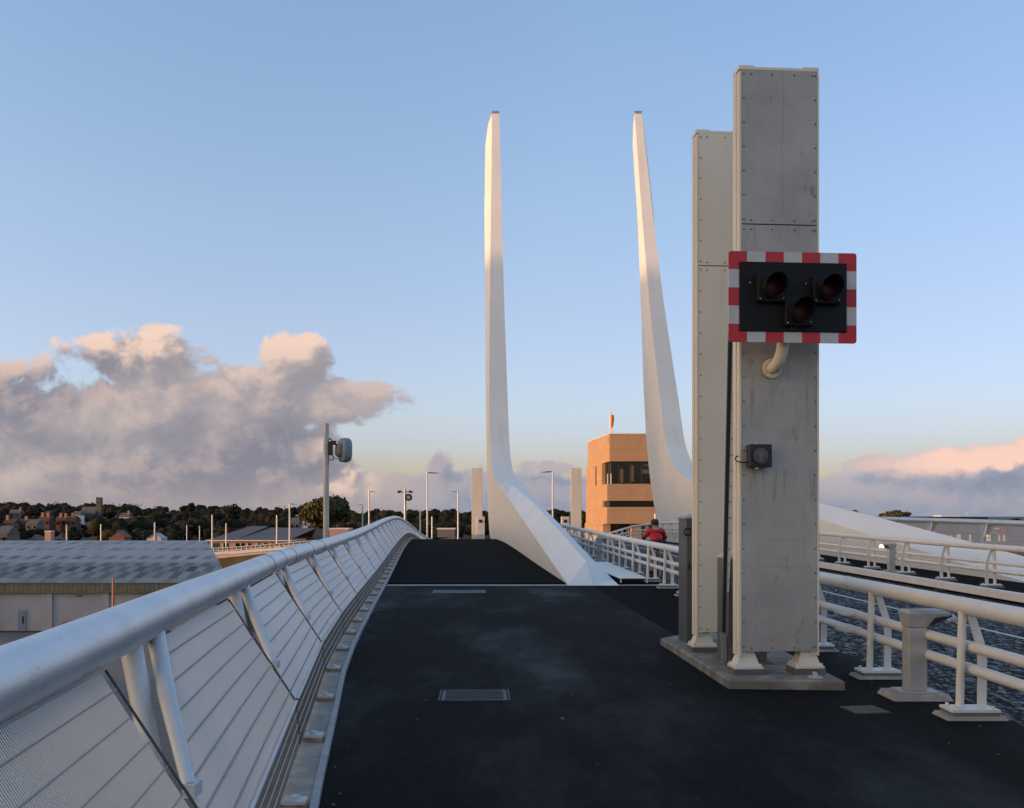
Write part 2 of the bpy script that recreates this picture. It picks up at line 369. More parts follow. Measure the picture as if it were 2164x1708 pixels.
# ------------------------------------------------------------------ mesh helpers
ORG = {}
class MB:
    def __init__(self): self.v = []; self.f = []; self.mi = []; self.sm = []; self.cur = 0; self.smooth = False
    def add(self, vs, fs):
        o = len(self.v); self.v += [tuple(x) for x in vs]
        for f in fs: self.f.append([o + i for i in f]); self.mi.append(self.cur); self.sm.append(self.smooth)
    def box(self, c, s, yaw=0.0, rot=None, bev=0.0):
        hx, hy, hz = s[0] / 2, s[1] / 2, s[2] / 2
        M = rot if rot is not None else Matrix.Rotation(yaw, 3, 'Z'); c = Vector(c)
        if bev > 0:
            bm = bmesh.new(); bmesh.ops.create_cube(bm, size=1.0)
            for q in bm.verts: q.co = Vector((q.co.x * s[0], q.co.y * s[1], q.co.z * s[2]))
            bmesh.ops.bevel(bm, geom=bm.edges[:], offset=bev, segments=2, affect='EDGES', profile=.5)
            bm.verts.index_update()
            self.add([c + M @ q.co for q in bm.verts], [[q.index for q in f.verts] for f in bm.faces]); bm.free(); return
        vs = [c + M @ Vector((x, y, z)) for x in (-hx, hx) for y in (-hy, hy) for z in (-hz, hz)]
        self.add(vs, [(0, 1, 3, 2), (4, 6, 7, 5), (0, 4, 5, 1), (2, 3, 7, 6), (0, 2, 6, 4), (1, 5, 7, 3)])
    def loft(self, rings, cap=True, closed=True):
        n = len(rings[0]); vs = [p for r in rings for p in r]; fs = []
        for i in range(len(rings) - 1):
            for j in range(n if closed else n - 1):
                k = (j + 1) % n
                fs.append((i * n + j, i * n + k, (i + 1) * n + k, (i + 1) * n + j))
        if cap and closed:
            fs.append(tuple(range(n - 1, -1, -1))); fs.append(tuple((len(rings) - 1) * n + j for j in range(n)))
        self.add(vs, fs)
    def tube(self, pts, r, n=10, cap=True):
        pts = [Vector(p) for p in pts]; rs = r if isinstance(r, (list, tuple)) else [r] * len(pts)
        rings = []; up = None
        for i, p in enumerate(pts):
            a = pts[max(0, i - 1)]; b = pts[min(len(pts) - 1, i + 1)]
            tg = (b - a).normalized()
            if up is None: up = Vector((0, 0, 1)) if abs(tg.z) < .9 else Vector((0, 1, 0))
            x = tg.cross(up).normalized(); y = x.cross(tg).normalized(); up = y
            rings.append([p + (x * math.cos(k * 2 * math.pi / n) + y * math.sin(k * 2 * math.pi / n)) * rs[i] for k in range(n)])
        s0 = self.smooth; self.smooth = True; self.loft(rings, False); self.smooth = s0
        if cap: self.add(rings[0], [tuple(range(n - 1, -1, -1))]); self.add(rings[-1], [tuple(range(n))])
    def prism(self, poly, z0, z1, top=None):
        n = len(poly); tp = top or poly
        vs = [(x, y, z0) for x, y in poly] + [(x, y, z1) for x, y in tp]
        self.add(vs, [tuple(range(n - 1, -1, -1)), tuple(range(n, 2 * n))] + [(i, (i + 1) % n, n + (i + 1) % n, n + i) for i in range(n)])
    def sphere(self, c, r, n=12, sc=(1, 1, 1)):
        c = Vector(c); rings = []
        m = max(5, n // 2)
        for i in range(1, m):
            a = math.pi * i / m
            rings.append([c + Vector((math.sin(a) * math.cos(2 * math.pi * k / n) * r * sc[0], math.sin(a) * math.sin(2 * math.pi * k / n) * r * sc[1], math.cos(a) * r * sc[2])) for k in range(n)])
        s0 = self.smooth; self.smooth = True; self.loft(rings); self.smooth = s0
    def build(self, name, mats, parent=None, loc=None):
        me = bpy.data.meshes.new(name)
        o = bpy.data.objects.new(name, me)
        if parent is not None: org = ORG[parent.name]
        elif loc is not None: org = Vector(loc)
        else:
            xs = [q[0] for q in self.v]; ys = [q[1] for q in self.v]; zs = [q[2] for q in self.v]
            org = Vector(((min(xs) + max(xs)) / 2, (min(ys) + max(ys)) / 2, min(zs)))
        me.from_pydata([(q[0] - org.x, q[1] - org.y, q[2] - org.z) for q in self.v], [], self.f)
        for m in (mats if isinstance(mats, (list, tuple)) else [mats]): me.materials.append(m)
        for p, mi, sm in zip(me.polygons, self.mi, self.sm): p.material_index = mi; p.use_smooth = sm
        me.update()
        COL.objects.link(o)
        if parent is not None: o.parent = parent
        else: o.location = org
        ORG[o.name] = org
        return o

def tag(o, label=None, cat=None, group=None, kind=None):
    for k, v in (('label', label), ('category', cat), ('group', group), ('kind', kind)):
        if v: o[k] = v
    return o
def empty(name, loc, label, cat, group=None):
    o = bpy.data.objects.new(name, None); o.empty_display_size = .2; COL.objects.link(o)
    o.location = loc; ORG[o.name] = Vector(loc)
    return tag(o, label, cat, group)
def at(px, py, D): return Vector(((px - CX) / F * D, D, EYE - (py - HY) / F * D))
def lerp(a, b, k): return a + (b - a) * k
def interp(tab, x):
    if x <= tab[0][0]:
        (a, b), (c, e) = tab[0], tab[1]; return b + (x - a) * (e - b) / (c - a)
    for (a, b), (c, e) in zip(tab, tab[1:]):
        if x <= c: return b + (x - a) * (e - b) / (c - a)
    (a, b), (c, e) = tab[-2], tab[-1]; return e + (x - c) * (e - b) / (c - a)
def smooth_tab(tab, x):
    # Catmull-Rom through the table
    if x <= tab[1][0] or x >= tab[-2][0]: return interp(tab, x)
    for i in range(1, len(tab) - 2):
        if tab[i][0] <= x <= tab[i + 1][0]:
            (x0, y0), (x1, y1), (x2, y2), (x3, y3) = tab[i - 1:i + 3]
            h = x2 - x1; k = (x - x1) / h; m1 = (y2 - y0) / (x2 - x0) * h; m2 = (y3 - y1) / (x3 - x1) * h
            return (2 * k**3 - 3 * k**2 + 1) * y1 + (k**3 - 2 * k**2 + k) * m1 + (-2 * k**3 + 3 * k**2) * y2 + (k**3 - k**2) * m2

# ------------------------------------------------------------------ bridge alignment
AX = -.072                                   # the moving span heads a little to the left
AXYAW = math.atan(.072)
ZT = [(-20, 0), (0, 0), (10, 0), (20, .02), (30, .14), (40, .31), (48, .38), (56, .30), (65, -.10), (75, -.85), (92, -2.2), (110, -3.6), (150, -6.2), (190, -8.0), (230, -8.9)]
def zd(D): return smooth_tab(ZT, D)
KT = [(-20, .9), (-6, .2), (2, -.62), (5.5, -1.12), (8, -1.47), (11, -1.88), (17.2, -2.5), (23.2, -3.04), (35, -4.1), (47, -5.1), (60, -6.05), (75, -6.6), (92, -6.7), (110, -7.5), (150, -10.4), (190, -13.3)]
def xk(D): return smooth_tab(KT, D)                     # left edge of the footway
RT = [(-20, 3.9), (0, 3.82), (8, 3.79), (14, 3.72), (22, 3.5), (30, 2.97), (60, .81), (100, -2.07), (150, -5.67), (230, -11.4)]
def xr(D): return smooth_tab(RT, D)                     # left parapet of the road
def xr2(D): return xr(D) + 7.45                         # right parapet of the road
GT = [(-20, 15.0), (10, 16.2), (25, 18.3), (33, 17.9), (42, 16.0), (55, 13.6), (75, 9.5), (100, 6.6), (150, 3.0), (230, -2.8)]
def xg(D): return smooth_tab(GT, D)                     # right-hand fence of the far footway

def strip(name, mt, xl, xrr, dz, Ds, kind=None, thick=None):
    mb = MB()
    L = [Vector((xl(D), D, zd(D) + dz)) for D in Ds]; Q = [Vector((xrr(D), D, zd(D) + dz)) for D in Ds]
    if thick:
        dn = Vector((0, 0, -thick))
        mb.loft([[l, r, r + dn, l + dn] for l, r in zip(L, Q)])
    else: mb.loft([[l, r] for l, r in zip(L, Q)], False, False)
    o = mb.build(name, mt)
    if kind: o['kind'] = kind
    return o
def drange(a, b, s):
    r = []; x = a
    while x < b - 1e-6: r.append(x); x += s
    return r + [b]

# ------------------------------------------------------------------ structure: ground, deck, roads
GZ = -9.0
def hill(x, y):
    r = math.hypot(x, y)
    k = max(0, min(1, (r - 420) / 900)); k = k * k * (3 - 2 * k)
    if y < 0: k *= .3
    a = math.atan2(x, max(y, 1e-3))
    h = 8.5 + 3.0 * mnoise.noise(Vector((a * 3.1, 3.3, 0))) + 6 * max(0, min(1, (-a - .12) * 2.6)) - 5 * max(0, min(1, (a - .12) * 3.0))
    return GZ + k * h + k * 1.2 * mnoise.noise(Vector((x * .006, y * .006, 1.7)))
mb = MB(); rings = []
radii = [0, 60, 150, 260, 380, 460, 540, 620, 700, 780, 860, 950, 1050, 1200, 1500, 2200, 4000, 9000]
NA = 144
for r_ in radii:
    rings.append([(r_ * math.sin(2 * math.pi * k / NA), r_ * math.cos(2 * math.pi * k / NA), hill(r_ * math.sin(2 * math.pi * k / NA), r_ * math.cos(2 * math.pi * k / NA))) for k in range(NA)])
mb.smooth = True
mb.loft(rings, False)
tag(mb.build('ground', MGROUND, loc=(0, 0, GZ)), kind='structure')

DS = drange(-16, 110, 2.0)
DSF = DS + drange(114, 230, 6.0)
strip('bridge_deck', MCONCD, lambda D: xk(D) - 1.0, lambda D: xg(D) + .6, -.16, DSF, 'structure', 1.5)
strip('footway', MASPH, xk, lambda D: xr(D) + .30, 0.0, drange(-16, 22.2, 1.5), 'structure', .1)
strip('moving_footway', MASPH2, xk, lambda D: xr(D) + .30, 0.0, drange(22.95, 110, 1.5), 'structure', .1)
strip('asphalt_patch', MASPH2, lambda D: lerp(2.35, 1.9, (D - 12.2) / 9.8), lambda D: xr(D) + .25, .004, drange(12.2, 22.15, 1.0), 'structure')
strip('road', MROAD, lambda D: xr(D) + .302, lambda D: xr2(D) - .982, -.10, DSF, 'structure')
strip('far_verge', MASPH2, lambda D: xr2(D) - .72, lambda D: xr2(D) + .6, .02, DSF, 'structure', .12)
strip('far_footway', MASPH2, lambda D: xr2(D) + .62, xg, .0, DSF, 'structure', .1)
strip('kerb_strip', MCONC, lambda D: xk(D) - .62, lambda D: xk(D) - .05, .03, DS, 'structure', .2)
strip('kerb_edge', MJOINT, lambda D: xk(D) - .048, lambda D: xk(D) - .002, .045, DS, 'structure', .2)
strip('far_kerb', MW, lambda D: xr2(D) - .98, lambda D: xr2(D) - .725, .10, drange(9.0, 110, 2.0), 'structure', .15)
for off, nm in ((3.62, 'centre_line'), (5.85, 'edge_line')):
    strip(nm, MLINE, lambda D, o=off: xr(D) + o, lambda D, o=off: xr(D) + o + .09, -.094, DSF, 'structure')
# expansion joint of the moving span
root = empty('expansion_joint', (0, 22.5, 0), 'pair of long pale metal strips crossing the footway before the white wing', 'expansion joint')
xl_, xr_ = xk(22.5) - .02, xr(22.5) + .55
for (D0, D1, nm, mt, zt) in ((22.2, 22.30, 'edge_plate', MJOINT, .014), (22.302, 22.42, 'joint_seal', MJGAP, -.01)):
    mb = MB(); mb.box(((xl_ + xr_) / 2, (D0 + D1) / 2, zt - .05), (xr_ - xl_, D1 - D0, .1)); mb.build(nm, mt, root)
for i in range(6):
    a = xl_ + (xr_ - xl_) * i / 6; b = xl_ + (xr_ - xl_) * (i + 1) / 6
    mb = MB(); mb.box(((a + b) / 2, 22.685, -.035), (b - a - .012, .52, .1)); mb.build('comb_plate', MJOINT, root)
mb = MB(); mb.box((7.2, 22.6, -.09), (6.2, .34, .02))
tag(mb.build('road_joint', MLINE), kind='structure')

# ------------------------------------------------------------------ wings
def wing(name, label, left):
    SEC = [(22.5, .03, 0, 22.5, None), (23.4, .12, .44, 23.4, None), (28, .65, .48, 28, None), (33.4, 1.30, .47, 33.4, None), (39, 1.96, .40, 39, None), (44.2, 2.58, .28, 44.2, None),
           (49, 3.15, .12, 50, None), (53.4, 3.68, .03, 55.5, None), (55.2, 3.93, 0, 58.5, None), (57.0, 4.40, 0, 61.2, .45), (58.6, 5.10, 0, 62.7, 1.5), (59.9, 6.15, 0, 64.0, 3.1), (60.9, 7.7, 0, 65.2, 5.2), (62.0, 9.9, 0, 66.1, 7.7), (63.4, 12.9, 0, 66.9, 11.2),
           (65.2, 16.9, 0, 67.6, 16.0), (67.8, 24, 0, 69, 23.6), (69.7, 30.0, 0, 70.9, 29.4), (70.2, 31.5, 0, 71.0, 31.0)]
    SEC = [(a, b, c, d_, zd(d_) - .04 if e is None else e) for a, b, c, d_, e in SEC]
    fine = SEC[:7]
    for i in range(7, len(SEC)):                          # round the sweep with extra sections
        P0, P1, P2, P3 = SEC[i - 2], SEC[i - 1], SEC[i], SEC[min(i + 1, len(SEC) - 1)]
        for q in (.25, .5, .75, 1.0) if 8 <= i < len(SEC) - 2 else (1.0,):
            fine.append(tuple(.5 * (2 * b + (c - a) * q + (2 * a - 5 * b + 4 * c - d_) * q * q + (3 * b - a - 3 * c + d_) * q ** 3) for a, b, c, d_ in zip(P0, P1, P2, P3)))
    SEC = [(a, b, max(0, c) if c > .004 else 0, d_, e) for a, b, c, d_, e in fine]
    def X(a, D): return (2.96 + a if left else 14.1 + 1.2 - a) + AX * D
    rings = []
    for Df, zf, rg, Dr, zr in SEC:
        if zr is None: zr = zd(Dr) - .04
        k = max(0, min(1, (zf - 9) / 22))
        ao, ai = .60 * k, 1.2 - .04 * k
        kk = max(0, min(1, (zf - 29) / 2.4)) * .35
        rings.append([(X(0 + kk, Dr), Dr, zr), (X(ao, Df), Df, zf), (X(.55 if rg else (ao + ai) / 2, Df), Df, zf + rg), (X(ai, Df), Df, zf), (X(1.2 - kk * .3, Dr), Dr, zr)])
    root = empty(name, (X(.6, 56), 56, zd(56)), label, 'bridge wing', 'white steel wings of the bridge')
    mb = MB(); mb.loft(rings)
    body = mb.build('wing_body', MWING, root)
    mb = MB(); l = rings[-1]
    q = [Vector(l[1]), Vector(l[3]), Vector(l[4]), Vector(l[0])]; c = sum(q, Vector()) / 4
    bt = [c + (p - c) * .96 + Vector((0, 0, .01)) for p in q]; tp = [p + Vector((0, 0, .22)) for p in bt]
    mb.loft([bt, tp]); mb.build('top_cap', MSTEEL, root)
    mb = MB()                                             # small bolts along the rear edge
    for i in range(30):
        z = 1.6 + i * .9; D = interp([(1.0, 62.2), (2.9, 63.9), (5.2, 65.2), (7.7, 66.1), (11.2, 66.9), (16, 67.6), (23.6, 69), (29.4, 70.9)], z)
        mb.box((X(-.012 if left else 1.212, D), D - .12, z), (.03, .05, .05), AXYAW)
    mb.build('edge_bolt_row', MWING, root)
    return root
wing('bridge_wing', 'tall white upswept steel wing rising straight from the middle of the deck', True)
wing('bridge_wing', 'tall white curved steel wing on the far side of the road, behind the cream tower', False)

# small raised flap beside the tip of the left wing
root = empty('ramp_plate', (3.1, 23, 0), 'pale sloping steel flap with dark open end beside the wing tip', 'steel flap')
mb = MB(); mb.loft([[(2.62, 23.0, .17), (3.30, 23.0, .17), (3.30, 23.0, .15), (2.62, 23.0, .15)], [(1.95, 27.5, .34), (2.75, 27.5, .34), (2.75, 27.5, .31), (1.95, 27.5, .31)]]); mb.build('top_plate', MWING, root)
mb = MB(); mb.box((3.285, 23.04, .075), (.04, .05, .148)); mb.box((2.65, 23.06, .075), (.03, .05, .148)); mb.build('support_leg', MW, root)
mb = MB(); mb.loft([[(2.68, 23.3, .14), (3.24, 23.3, .14), (3.24, 23.3, .012), (2.68, 23.3, .012)], [(2.0, 27.4, .30), (2.70, 27.4, .30), (2.70, 27.4, .14), (2.0, 27.4, .14)]]); mb.build('dark_box', MBLACK, root)

# ------------------------------------------------------------------ road parapets
def parapet(name, label, xf, D0, D1, step, side, skip=()):
    root = empty(name, (xf(D0), D0, zd(D0)), label, 'parapet', 'white tubular parapets along the road')
    Ds = drange(D0, D1, 1.1)
    for nm, z, r, n in (('top_rail', .925, .072, 14), ('middle_rail', .585, .045, 10), ('lower_rail', .40, .045, 10)):
        mb = MB(); mb.tube([(xf(D) + (.0 if nm == 'top_rail' else side * .05), D, zd(D) + z) for D in Ds], r, n); mb.build(nm, MW, root)
    D = D0 + .35; i = 0
    while D < D1:
        x = xf(D); z = zd(D); far = D > 40
        mb = MB()
        mb.tube([(x - side * .055, D, z + .08), (x - side * .03, D, z + .90)], .034, 6 if far else 10, False)
        # curved flat blade on the traffic side
        bl = [(.13, .08), (.135, .48), (.115, .62), (.02, .90)]
        rr = []
        for dx_, dz_ in bl:
            xx = x + side * dx_; rr.append([(xx - .035, D - .012, z + dz_), (xx + .035, D - .012, z + dz_), (xx + .035, D + .012, z + dz_), (xx - .035, D + .012, z + dz_)])
        mb.loft(rr)
        p = mb.build('post', MW, root)
        mb = MB(); mb.box((x + side * .03, D, z + .072), (.40, .24, .022))
        if not far:
            for sx in (-.15, .15):
                for sy in (-.085, .085): mb.tube([(x + side * .03 + sx, D + sy, z + .082), (x + side * .03 + sx, D + sy, z + .105)], .017, 6)
        mb.build('base_plate', MW, p)
        if not far:
            mb = MB(); mb.box((x + side * .03, D, z + .046), (.38, .25, .028)); mb.build('grout_bed', MCONCD, p)
            mb = MB(); y2 = [(-.26, -.16), (.26, -.16), (.26, .16), (-.26, .16)]
            mb.prism([(x + side * .03 + a, D + b) for a, b in y2], z - .02, z + .031, [(x + side * .03 + a * .9, D + b * .84) for a, b in y2]); mb.build('pad', MCONC, p)
        D += step
    for D in skip:                                     # splice sleeves
        mb = MB()
        for z, r in ((.925, .078), (.585, .052), (.40, .052)):
            ww = .06 if r > .07 else .35
            mb.tube([(xf(D - ww / 2) + (0 if r > .07 else side * .05), D - ww / 2, zd(D) + z), (xf(D + ww / 2) + (0 if r > .07 else side * .05), D + ww / 2, zd(D) + z)], r, 12)
            if r < .07:
                for k in range(6): mb.box((xf(D) + side * .05 - side * .10, D - .15 + k * .06, zd(D) + z), (.10, .025, .02))
        mb.build('rail_splice', MW, root)
    return root
parapet('road_parapet', 'white three rail parapet between the footway and the road', xr, 1.70, 108, 1.95, 1, (10.6, 20.6, 31, 43))
parapet('road_parapet', 'white three rail parapet on the far roadside, in front of the curved wing', xr2, 11.0, 108, 2.05, -1, (22.3, 34, 46))

# ------------------------------------------------------------------ mesh fences
def fence(name, label, xf, out, D0, D1, wire_to, edge, sparse=False):
    """leaning mesh fence: big handrail outside, knee towards the footway; out = -1 leans left, 1 leans right"""
    root = empty(name, (xf(D0), D0, zd(D0)), label, 'fence', 'leaning mesh fences at the outer edges of the bridge')
    def P(D, a, z): return Vector((xf(D) + out * a, D, zd(D) + z))
    H = lambda D: P(D, .80, 1.18)                        # handrail centre
    TOPP, KNEE, FOOT = (.725, 1.085), (.245, .36), (.215, .05)
    mb = MB(); mb.tube([H(D) for D in drange(D0 - .4, D1 + .4, .6)], .107, 24); mb.build('handrail', MRAIL, root)
    for D in edge:
        mb = MB(); q = (H(D + .01) - H(D - .01)).normalized() * .007
        mb.tube([H(D) - q, H(D) + q], .1105, 24); mb.build('joint_ring', MJGAP, root)
    D = D0; i = 0
    while D < D1 - .5:
        Da, Db = D, D + 3.06
        nw = 210 if Da < 6.2 else (190 if Da < 16 else (100 if Da < 30 else (0 if Da > wire_to else 60)))
        if sparse: nw = 80
        mb = MB(); rods = MB(); lowm = MB(); lrods = MB()
        gap = .35 if sparse else 1.0
        def U(s, k): return lerp(P(s, *TOPP), P(s, *KNEE), k)
        def W(s, k): return lerp(P(s, *KNEE), P(s, *FOOT), k)
        def leftk(s): return max(0., .62 * (1 - (s - Da - .02) / gap)) if s - Da < gap else 0.
        if nw:
            pitch = (Db - Da - .04) / nw; wd = pitch * (.25 if sparse else .42 if Da < 3.2 else .62 if Da < 6.2 else .82)
            nrm = Vector((-out * .8, 0, .6))
            for j in range(nw):
                s = Da + .02 + j * pitch; k0 = leftk(s)
                a, b = U(s, k0), U(s, 1.0); c_, e_ = U(s + wd, k0), U(s + wd, 1.0)
                md = nrm * pitch * .30
                m1, m2 = (a + c_) / 2 - md, (b + e_) / 2 - md
                mb.add([a, b, e_, c_, m1, m2], [(0, 1, 2, 3), (0, 4, 5, 1), (3, 2, 5, 4)])
                a, b = W(s, 0), W(s, 1); c_, e_ = W(s + wd, 0), W(s + wd, 1)
                lowm.add([a, b, e_, c_], [(0, 1, 2, 3)])
        else:
            a, b, c_, e_ = U(Da + .02 + gap, 0), U(Db, 0), U(Db, 1), U(Da + .02, 1); f_ = U(Da + .02, .62)
            off = Vector((out * .006, 0, -.006))
            mb.add([a, b, c_, e_, f_, a + off, b + off, c_ + off, e_ + off, f_ + off], [(4, 3, 2, 1, 0), (5, 6, 7, 8, 9), (0, 1, 6, 5), (1, 2, 7, 6), (2, 3, 8, 7), (3, 4, 9, 8), (4, 0, 5, 9)])
            lowm.add([W(Da + .02, 0), W(Db, 0), W(Db, 1), W(Da + .02, 1)], [(0, 1, 2, 3)])
        lift = Vector((-out * .006, 0, .005))
        for k in ((.5,) if sparse else (.10, .235, .37, .505, .64, .775, .91)):
            s0 = Da + .02 + (gap * (1 - k / .62) if k < .62 else 0)
            rods.tube([U(s0, k) + lift, U((s0 + Db) / 2, k) + lift, U(Db, k) + lift], .003 if Da < 3.2 else .0045, 5, False)
        for k in (.25, .5, .75):
            lrods.tube([W(Da + .02, k) + Vector((-out * .004, 0, 0)), W(Db, k) + Vector((-out * .004, 0, 0))], .004, 5, False)
        pn = mb.build('mesh_panel', MMESH, root); rods.build('wire_rod', MROD, pn)
        pl = lowm.build('lower_panel', MMESH2, root); lrods.build('wire_rod', MWIRE, pl)
        fr = MB()                                            # dark frame strip down each seam and the knee edge
        for s_ in (Da + .004,):
            fr.tube([U(s_, 0), U(s_, 1), W(s_, 1)], .006, 5, False)
        fr.build('seam_frame', MRAIL2 if sparse else MSEAM, root)
        kn = MB(); kn.tube([U(Da + .02, 1) + lift, U(Db, 1) + lift], .013, 6, False); kn.build('knee_bar', MRAIL2, root)
        # stanchion behind the seam and raking strut in front
        st = MB(); s_ = Da - .02
        st.tube([P(s_ + .70, .80, 1.1), P(s_ + .45, .62, .5), P(s_, .46, -.05)], [.052, .045, .045], 10, False)
        st.build('stanchion', MRAIL2, root)
        st = MB()
        st.tube([P(Da + gap + .03, .765, 1.11), lerp(P(Da + gap + .03, .765, 1.11), U(Da + .04, .62), .5), U(Da + .04, .64) + Vector((-out * .01, 0, 0))], [.046, .040, .028], 12)
        q = st.build('strut', MRAIL2, root)
        cl = MB(); cl.box(U(Da + .05, .66) + lift * 1.5, (.05, .09, .05)); cl.build('strut_foot', MRAIL2, q)
        # holding-down bolts and plates on the kerb
        if Da < 60:
            for fD in (Da + .2, Da + 1.7):
                hb = MB(); hb.box(P(fD, .13, .046), (.15, .11, .03)); b_ = hb.build('base_plate', MRUSTY, root)
                hb = MB(); hb.box(P(fD, .13, .071), (.13, .10, .02)); hb.tube([P(fD, .13, .081), P(fD, .13, .10)], .028, 6); hb.build('nut', MRAIL2, b_)
        D += 3.1; i += 1
    return root
MMESH = mat('stainless_mesh', (.63, .635, .64), .42, metal=.15, var=.05, vscale=.8)
MMESH2 = mat('shaded_mesh', (.06, .057, .054), .7, metal=.1)  # darker copy of the mesh: shade of the down-facing panel put into colour
MROD = mat('mesh_rod', (.27, .28, .30), .5, metal=.3)
MWIRE = mat('wire_bright', (.45, .45, .45), .4, metal=.4)
MSEAM = mat('seam_dark', (.05, .052, .055), .5)
MRAIL2 = mat('strut_paint', (.55, .56, .57), .42, var=.06, vscale=3)
MRUSTY = mat('rusty_bracket', (.20, .13, .08), .75, alt=(.30, .28, .25), vscale=12)
fence('mesh_fence', 'long leaning mesh fence with fat handrail on the left of the footway', xk, -1, .55, 106, 45, (9.5, 10.6, 11.6, 13.6, 15.2, 30, 44))
fence('mesh_fence', 'leaning mesh fence with slanted struts beyond the curved wing on the far right', xg, 1, 14, 60, 0, (25,), True)

# ------------------------------------------------------------------ barrier towers
def barrier_tower(name, label, x0, D, front, group, yaw=AXYAW, zb=0.0, wd=.815, H=6.17, dp=.20, feet=True, simple=False):
    """x0 = left edge of the front, D = distance of the front, built square to the bridge"""
    root = empty(name, (x0 + wd / 2, D, zb), label, 'barrier tower', group)
    Mx = Matrix.Rotation(yaw, 3, 'Z')
    def L(x, y, z): return Vector((x0, D, zb)) + Mx @ Vector((x, y, z))
    def B(mb, x, y, z, sx, sy, sz, bev=0): mb.box(L(x + sx / 2, y + sy / 2, z + sz / 2), (sx, sy, sz), yaw, bev=bev)
    z0 = .30 if feet else 0
    for sx in (0, wd - .07):                               # guide posts (channels)
        mb = MB()
        B(mb, sx, .012, z0 - .02, .07, dp - .012, H - z0 - .04)
        if sx == 0: B(mb, 0, -.010, z0 - .02, .022, .0215, H - z0 - .04); B(mb, -.012, .07, z0, .0115, .05, H - z0 - .06)
        else: B(mb, wd - .02, -.010, z0 - .02, .02, .0215, H - z0 - .04)
        mb.build('guide_post', MCREAM, root)
    cuts = [z0, H * .765, H - .05] if simple else [z0 + .02, 4.585, H - .04]
    for k, (a, b) in enumerate(zip(cuts, cuts[1:])):
        mb = MB(); B(mb, .026, -.012, a + .006, wd - .05, .0235, b - a - .012, 0)
        p = mb.build('front_panel', front, root)
        if not simple:
            bo = MB(); n = int((b - a) / .24)
            for i in range(n + 1):
                zz = a + .05 + (b - a - .1) * i / n
                for xx in (.045, wd - .04): bo.sphere(L(xx, -.014, zz), .009, 6)
            for xx in (.12, .33, .56, wd - .07):
                for zz in (a + .04, b - .05): bo.sphere(L(xx, -.014, zz), .009, 6)
            bo.build('bolt_row', MBOLT, p)
        mb = MB(); B(mb, .072, dp - .012, a + .006, wd - .144, .012, b - a - .012)
        mb.build('rear_panel', MCREAM, root)
    mb = MB(); B(mb, 0, 0, H - .038, wd, dp, .025); B(mb, 0, .005, H - .0129, .16, dp - .01, .016); B(mb, wd - .16, .005, H - .0129, .16, dp - .01, .016); mb.build('top_cap', MCREAM, root)
    if feet:
        for sx in (.035, wd - .035):
            for sy in (dp / 2,):
                mb = MB(); c = L(sx + (.06 if sx < .3 else -.06), sy, 0)
                hw, tw = .12, .065
                b_ = [c + Mx @ Vector((a * hw, b * .10, .175)) for a, b in ((-1, -1), (1, -1), (1, 1), (-1, 1))]
                t_ = [c + Mx @ Vector((a * tw, b * .06, z0 + .03)) for a, b in ((-1, -1), (1, -1), (1, 1), (-1, 1))]
                mb.loft([b_, t_]); ft = mb.build('foot', MCREAM, root)
                mb = MB(); mb.box(c + Vector((0, 0, .164)), (.29, .26, .022), yaw)
                for ex in (-.125, .125):
                    for ey in (-.1, .1): mb.tube([c + Mx @ Vector((ex, ey, .17)), c + Mx @ Vector((ex, ey, .20))], .013, 6)
                mb.build('foot_plate', MCREAM, ft)
                mb = MB(); mb.box(c + Vector((0, 0, .122)), (.31, .27, .06), yaw); mb.build('packing', MCONCD, ft)
    return root
G = 'barrier towers standing at the ends of the moving span'
barrier_tower('barrier_tower', 'tall barrier tower with bare grey metal front, nearest the camera', 2.262, 9.43, MGALV, G)
barrier_tower('barrier_tower', 'tall barrier tower with cream painted front, just behind the bare grey one', 2.145, 11.0, MCREAM, G)
barrier_tower('barrier_tower', 'sunlit far barrier tower at the left side, beside the tall straight wing', -3.14, 74, MCREAM, G, zb=zd(74), feet=False, simple=True)
barrier_tower('barrier_tower', 'sunlit far barrier tower between lamp post and tan control building', 4.62, 74, MCREAM, G, zb=zd(74), feet=False, simple=True)
for x, nm in ((-2.42, 'small white box unit on the deck beside the far left barrier tower'), (4.1, 'small white box unit on the deck beside the far right barrier tower')):
    root = empty('control_box', (x, 73, zd(73)), nm, 'control box', 'white box units at the far barrier')
    mb = MB(); mb.box((x, 73, zd(73) + 1.15), (.62, .4, 2.3), AXYAW, bev=.02); mb.build('housing', MW, root)
    mb = MB(); mb.box((x, 72.78, zd(73) + 1.95), (.24, .03, .24), AXYAW); mb.build('screen', MBLACK, root)

# concrete plinth of the near towers
root_pl = [(1.93, 12.3), (1.97, 11.7), (2.10, 9.18), (3.20, 9.10), (3.20, 12.5), (2.6, 13.0)]
mb = MB(); c_ = Vector((2.62, 10.9))
top = [((x - c_.x) * .965 + c_.x, (y - c_.y) * .985 + c_.y) for x, y in root_pl]
mb.prism(root_pl, -.02, .075); mb.prism([(x, y) for x, y in root_pl], .0752, .094, top)
tag(mb.build('plinth', MPLINTH), 'low concrete plinth with chipped edges under the two near barrier towers', 'plinth')
mb = MB(); mb.box((2.97, 9.27, .1), (.12, .10, .012)); mb.box((2.97, 9.27, .125), (.02, .10, .04))
tag(mb.build('steel_bracket', MWHT), 'small white bracket lying on the plinth by the grey tower foot', 'bracket')

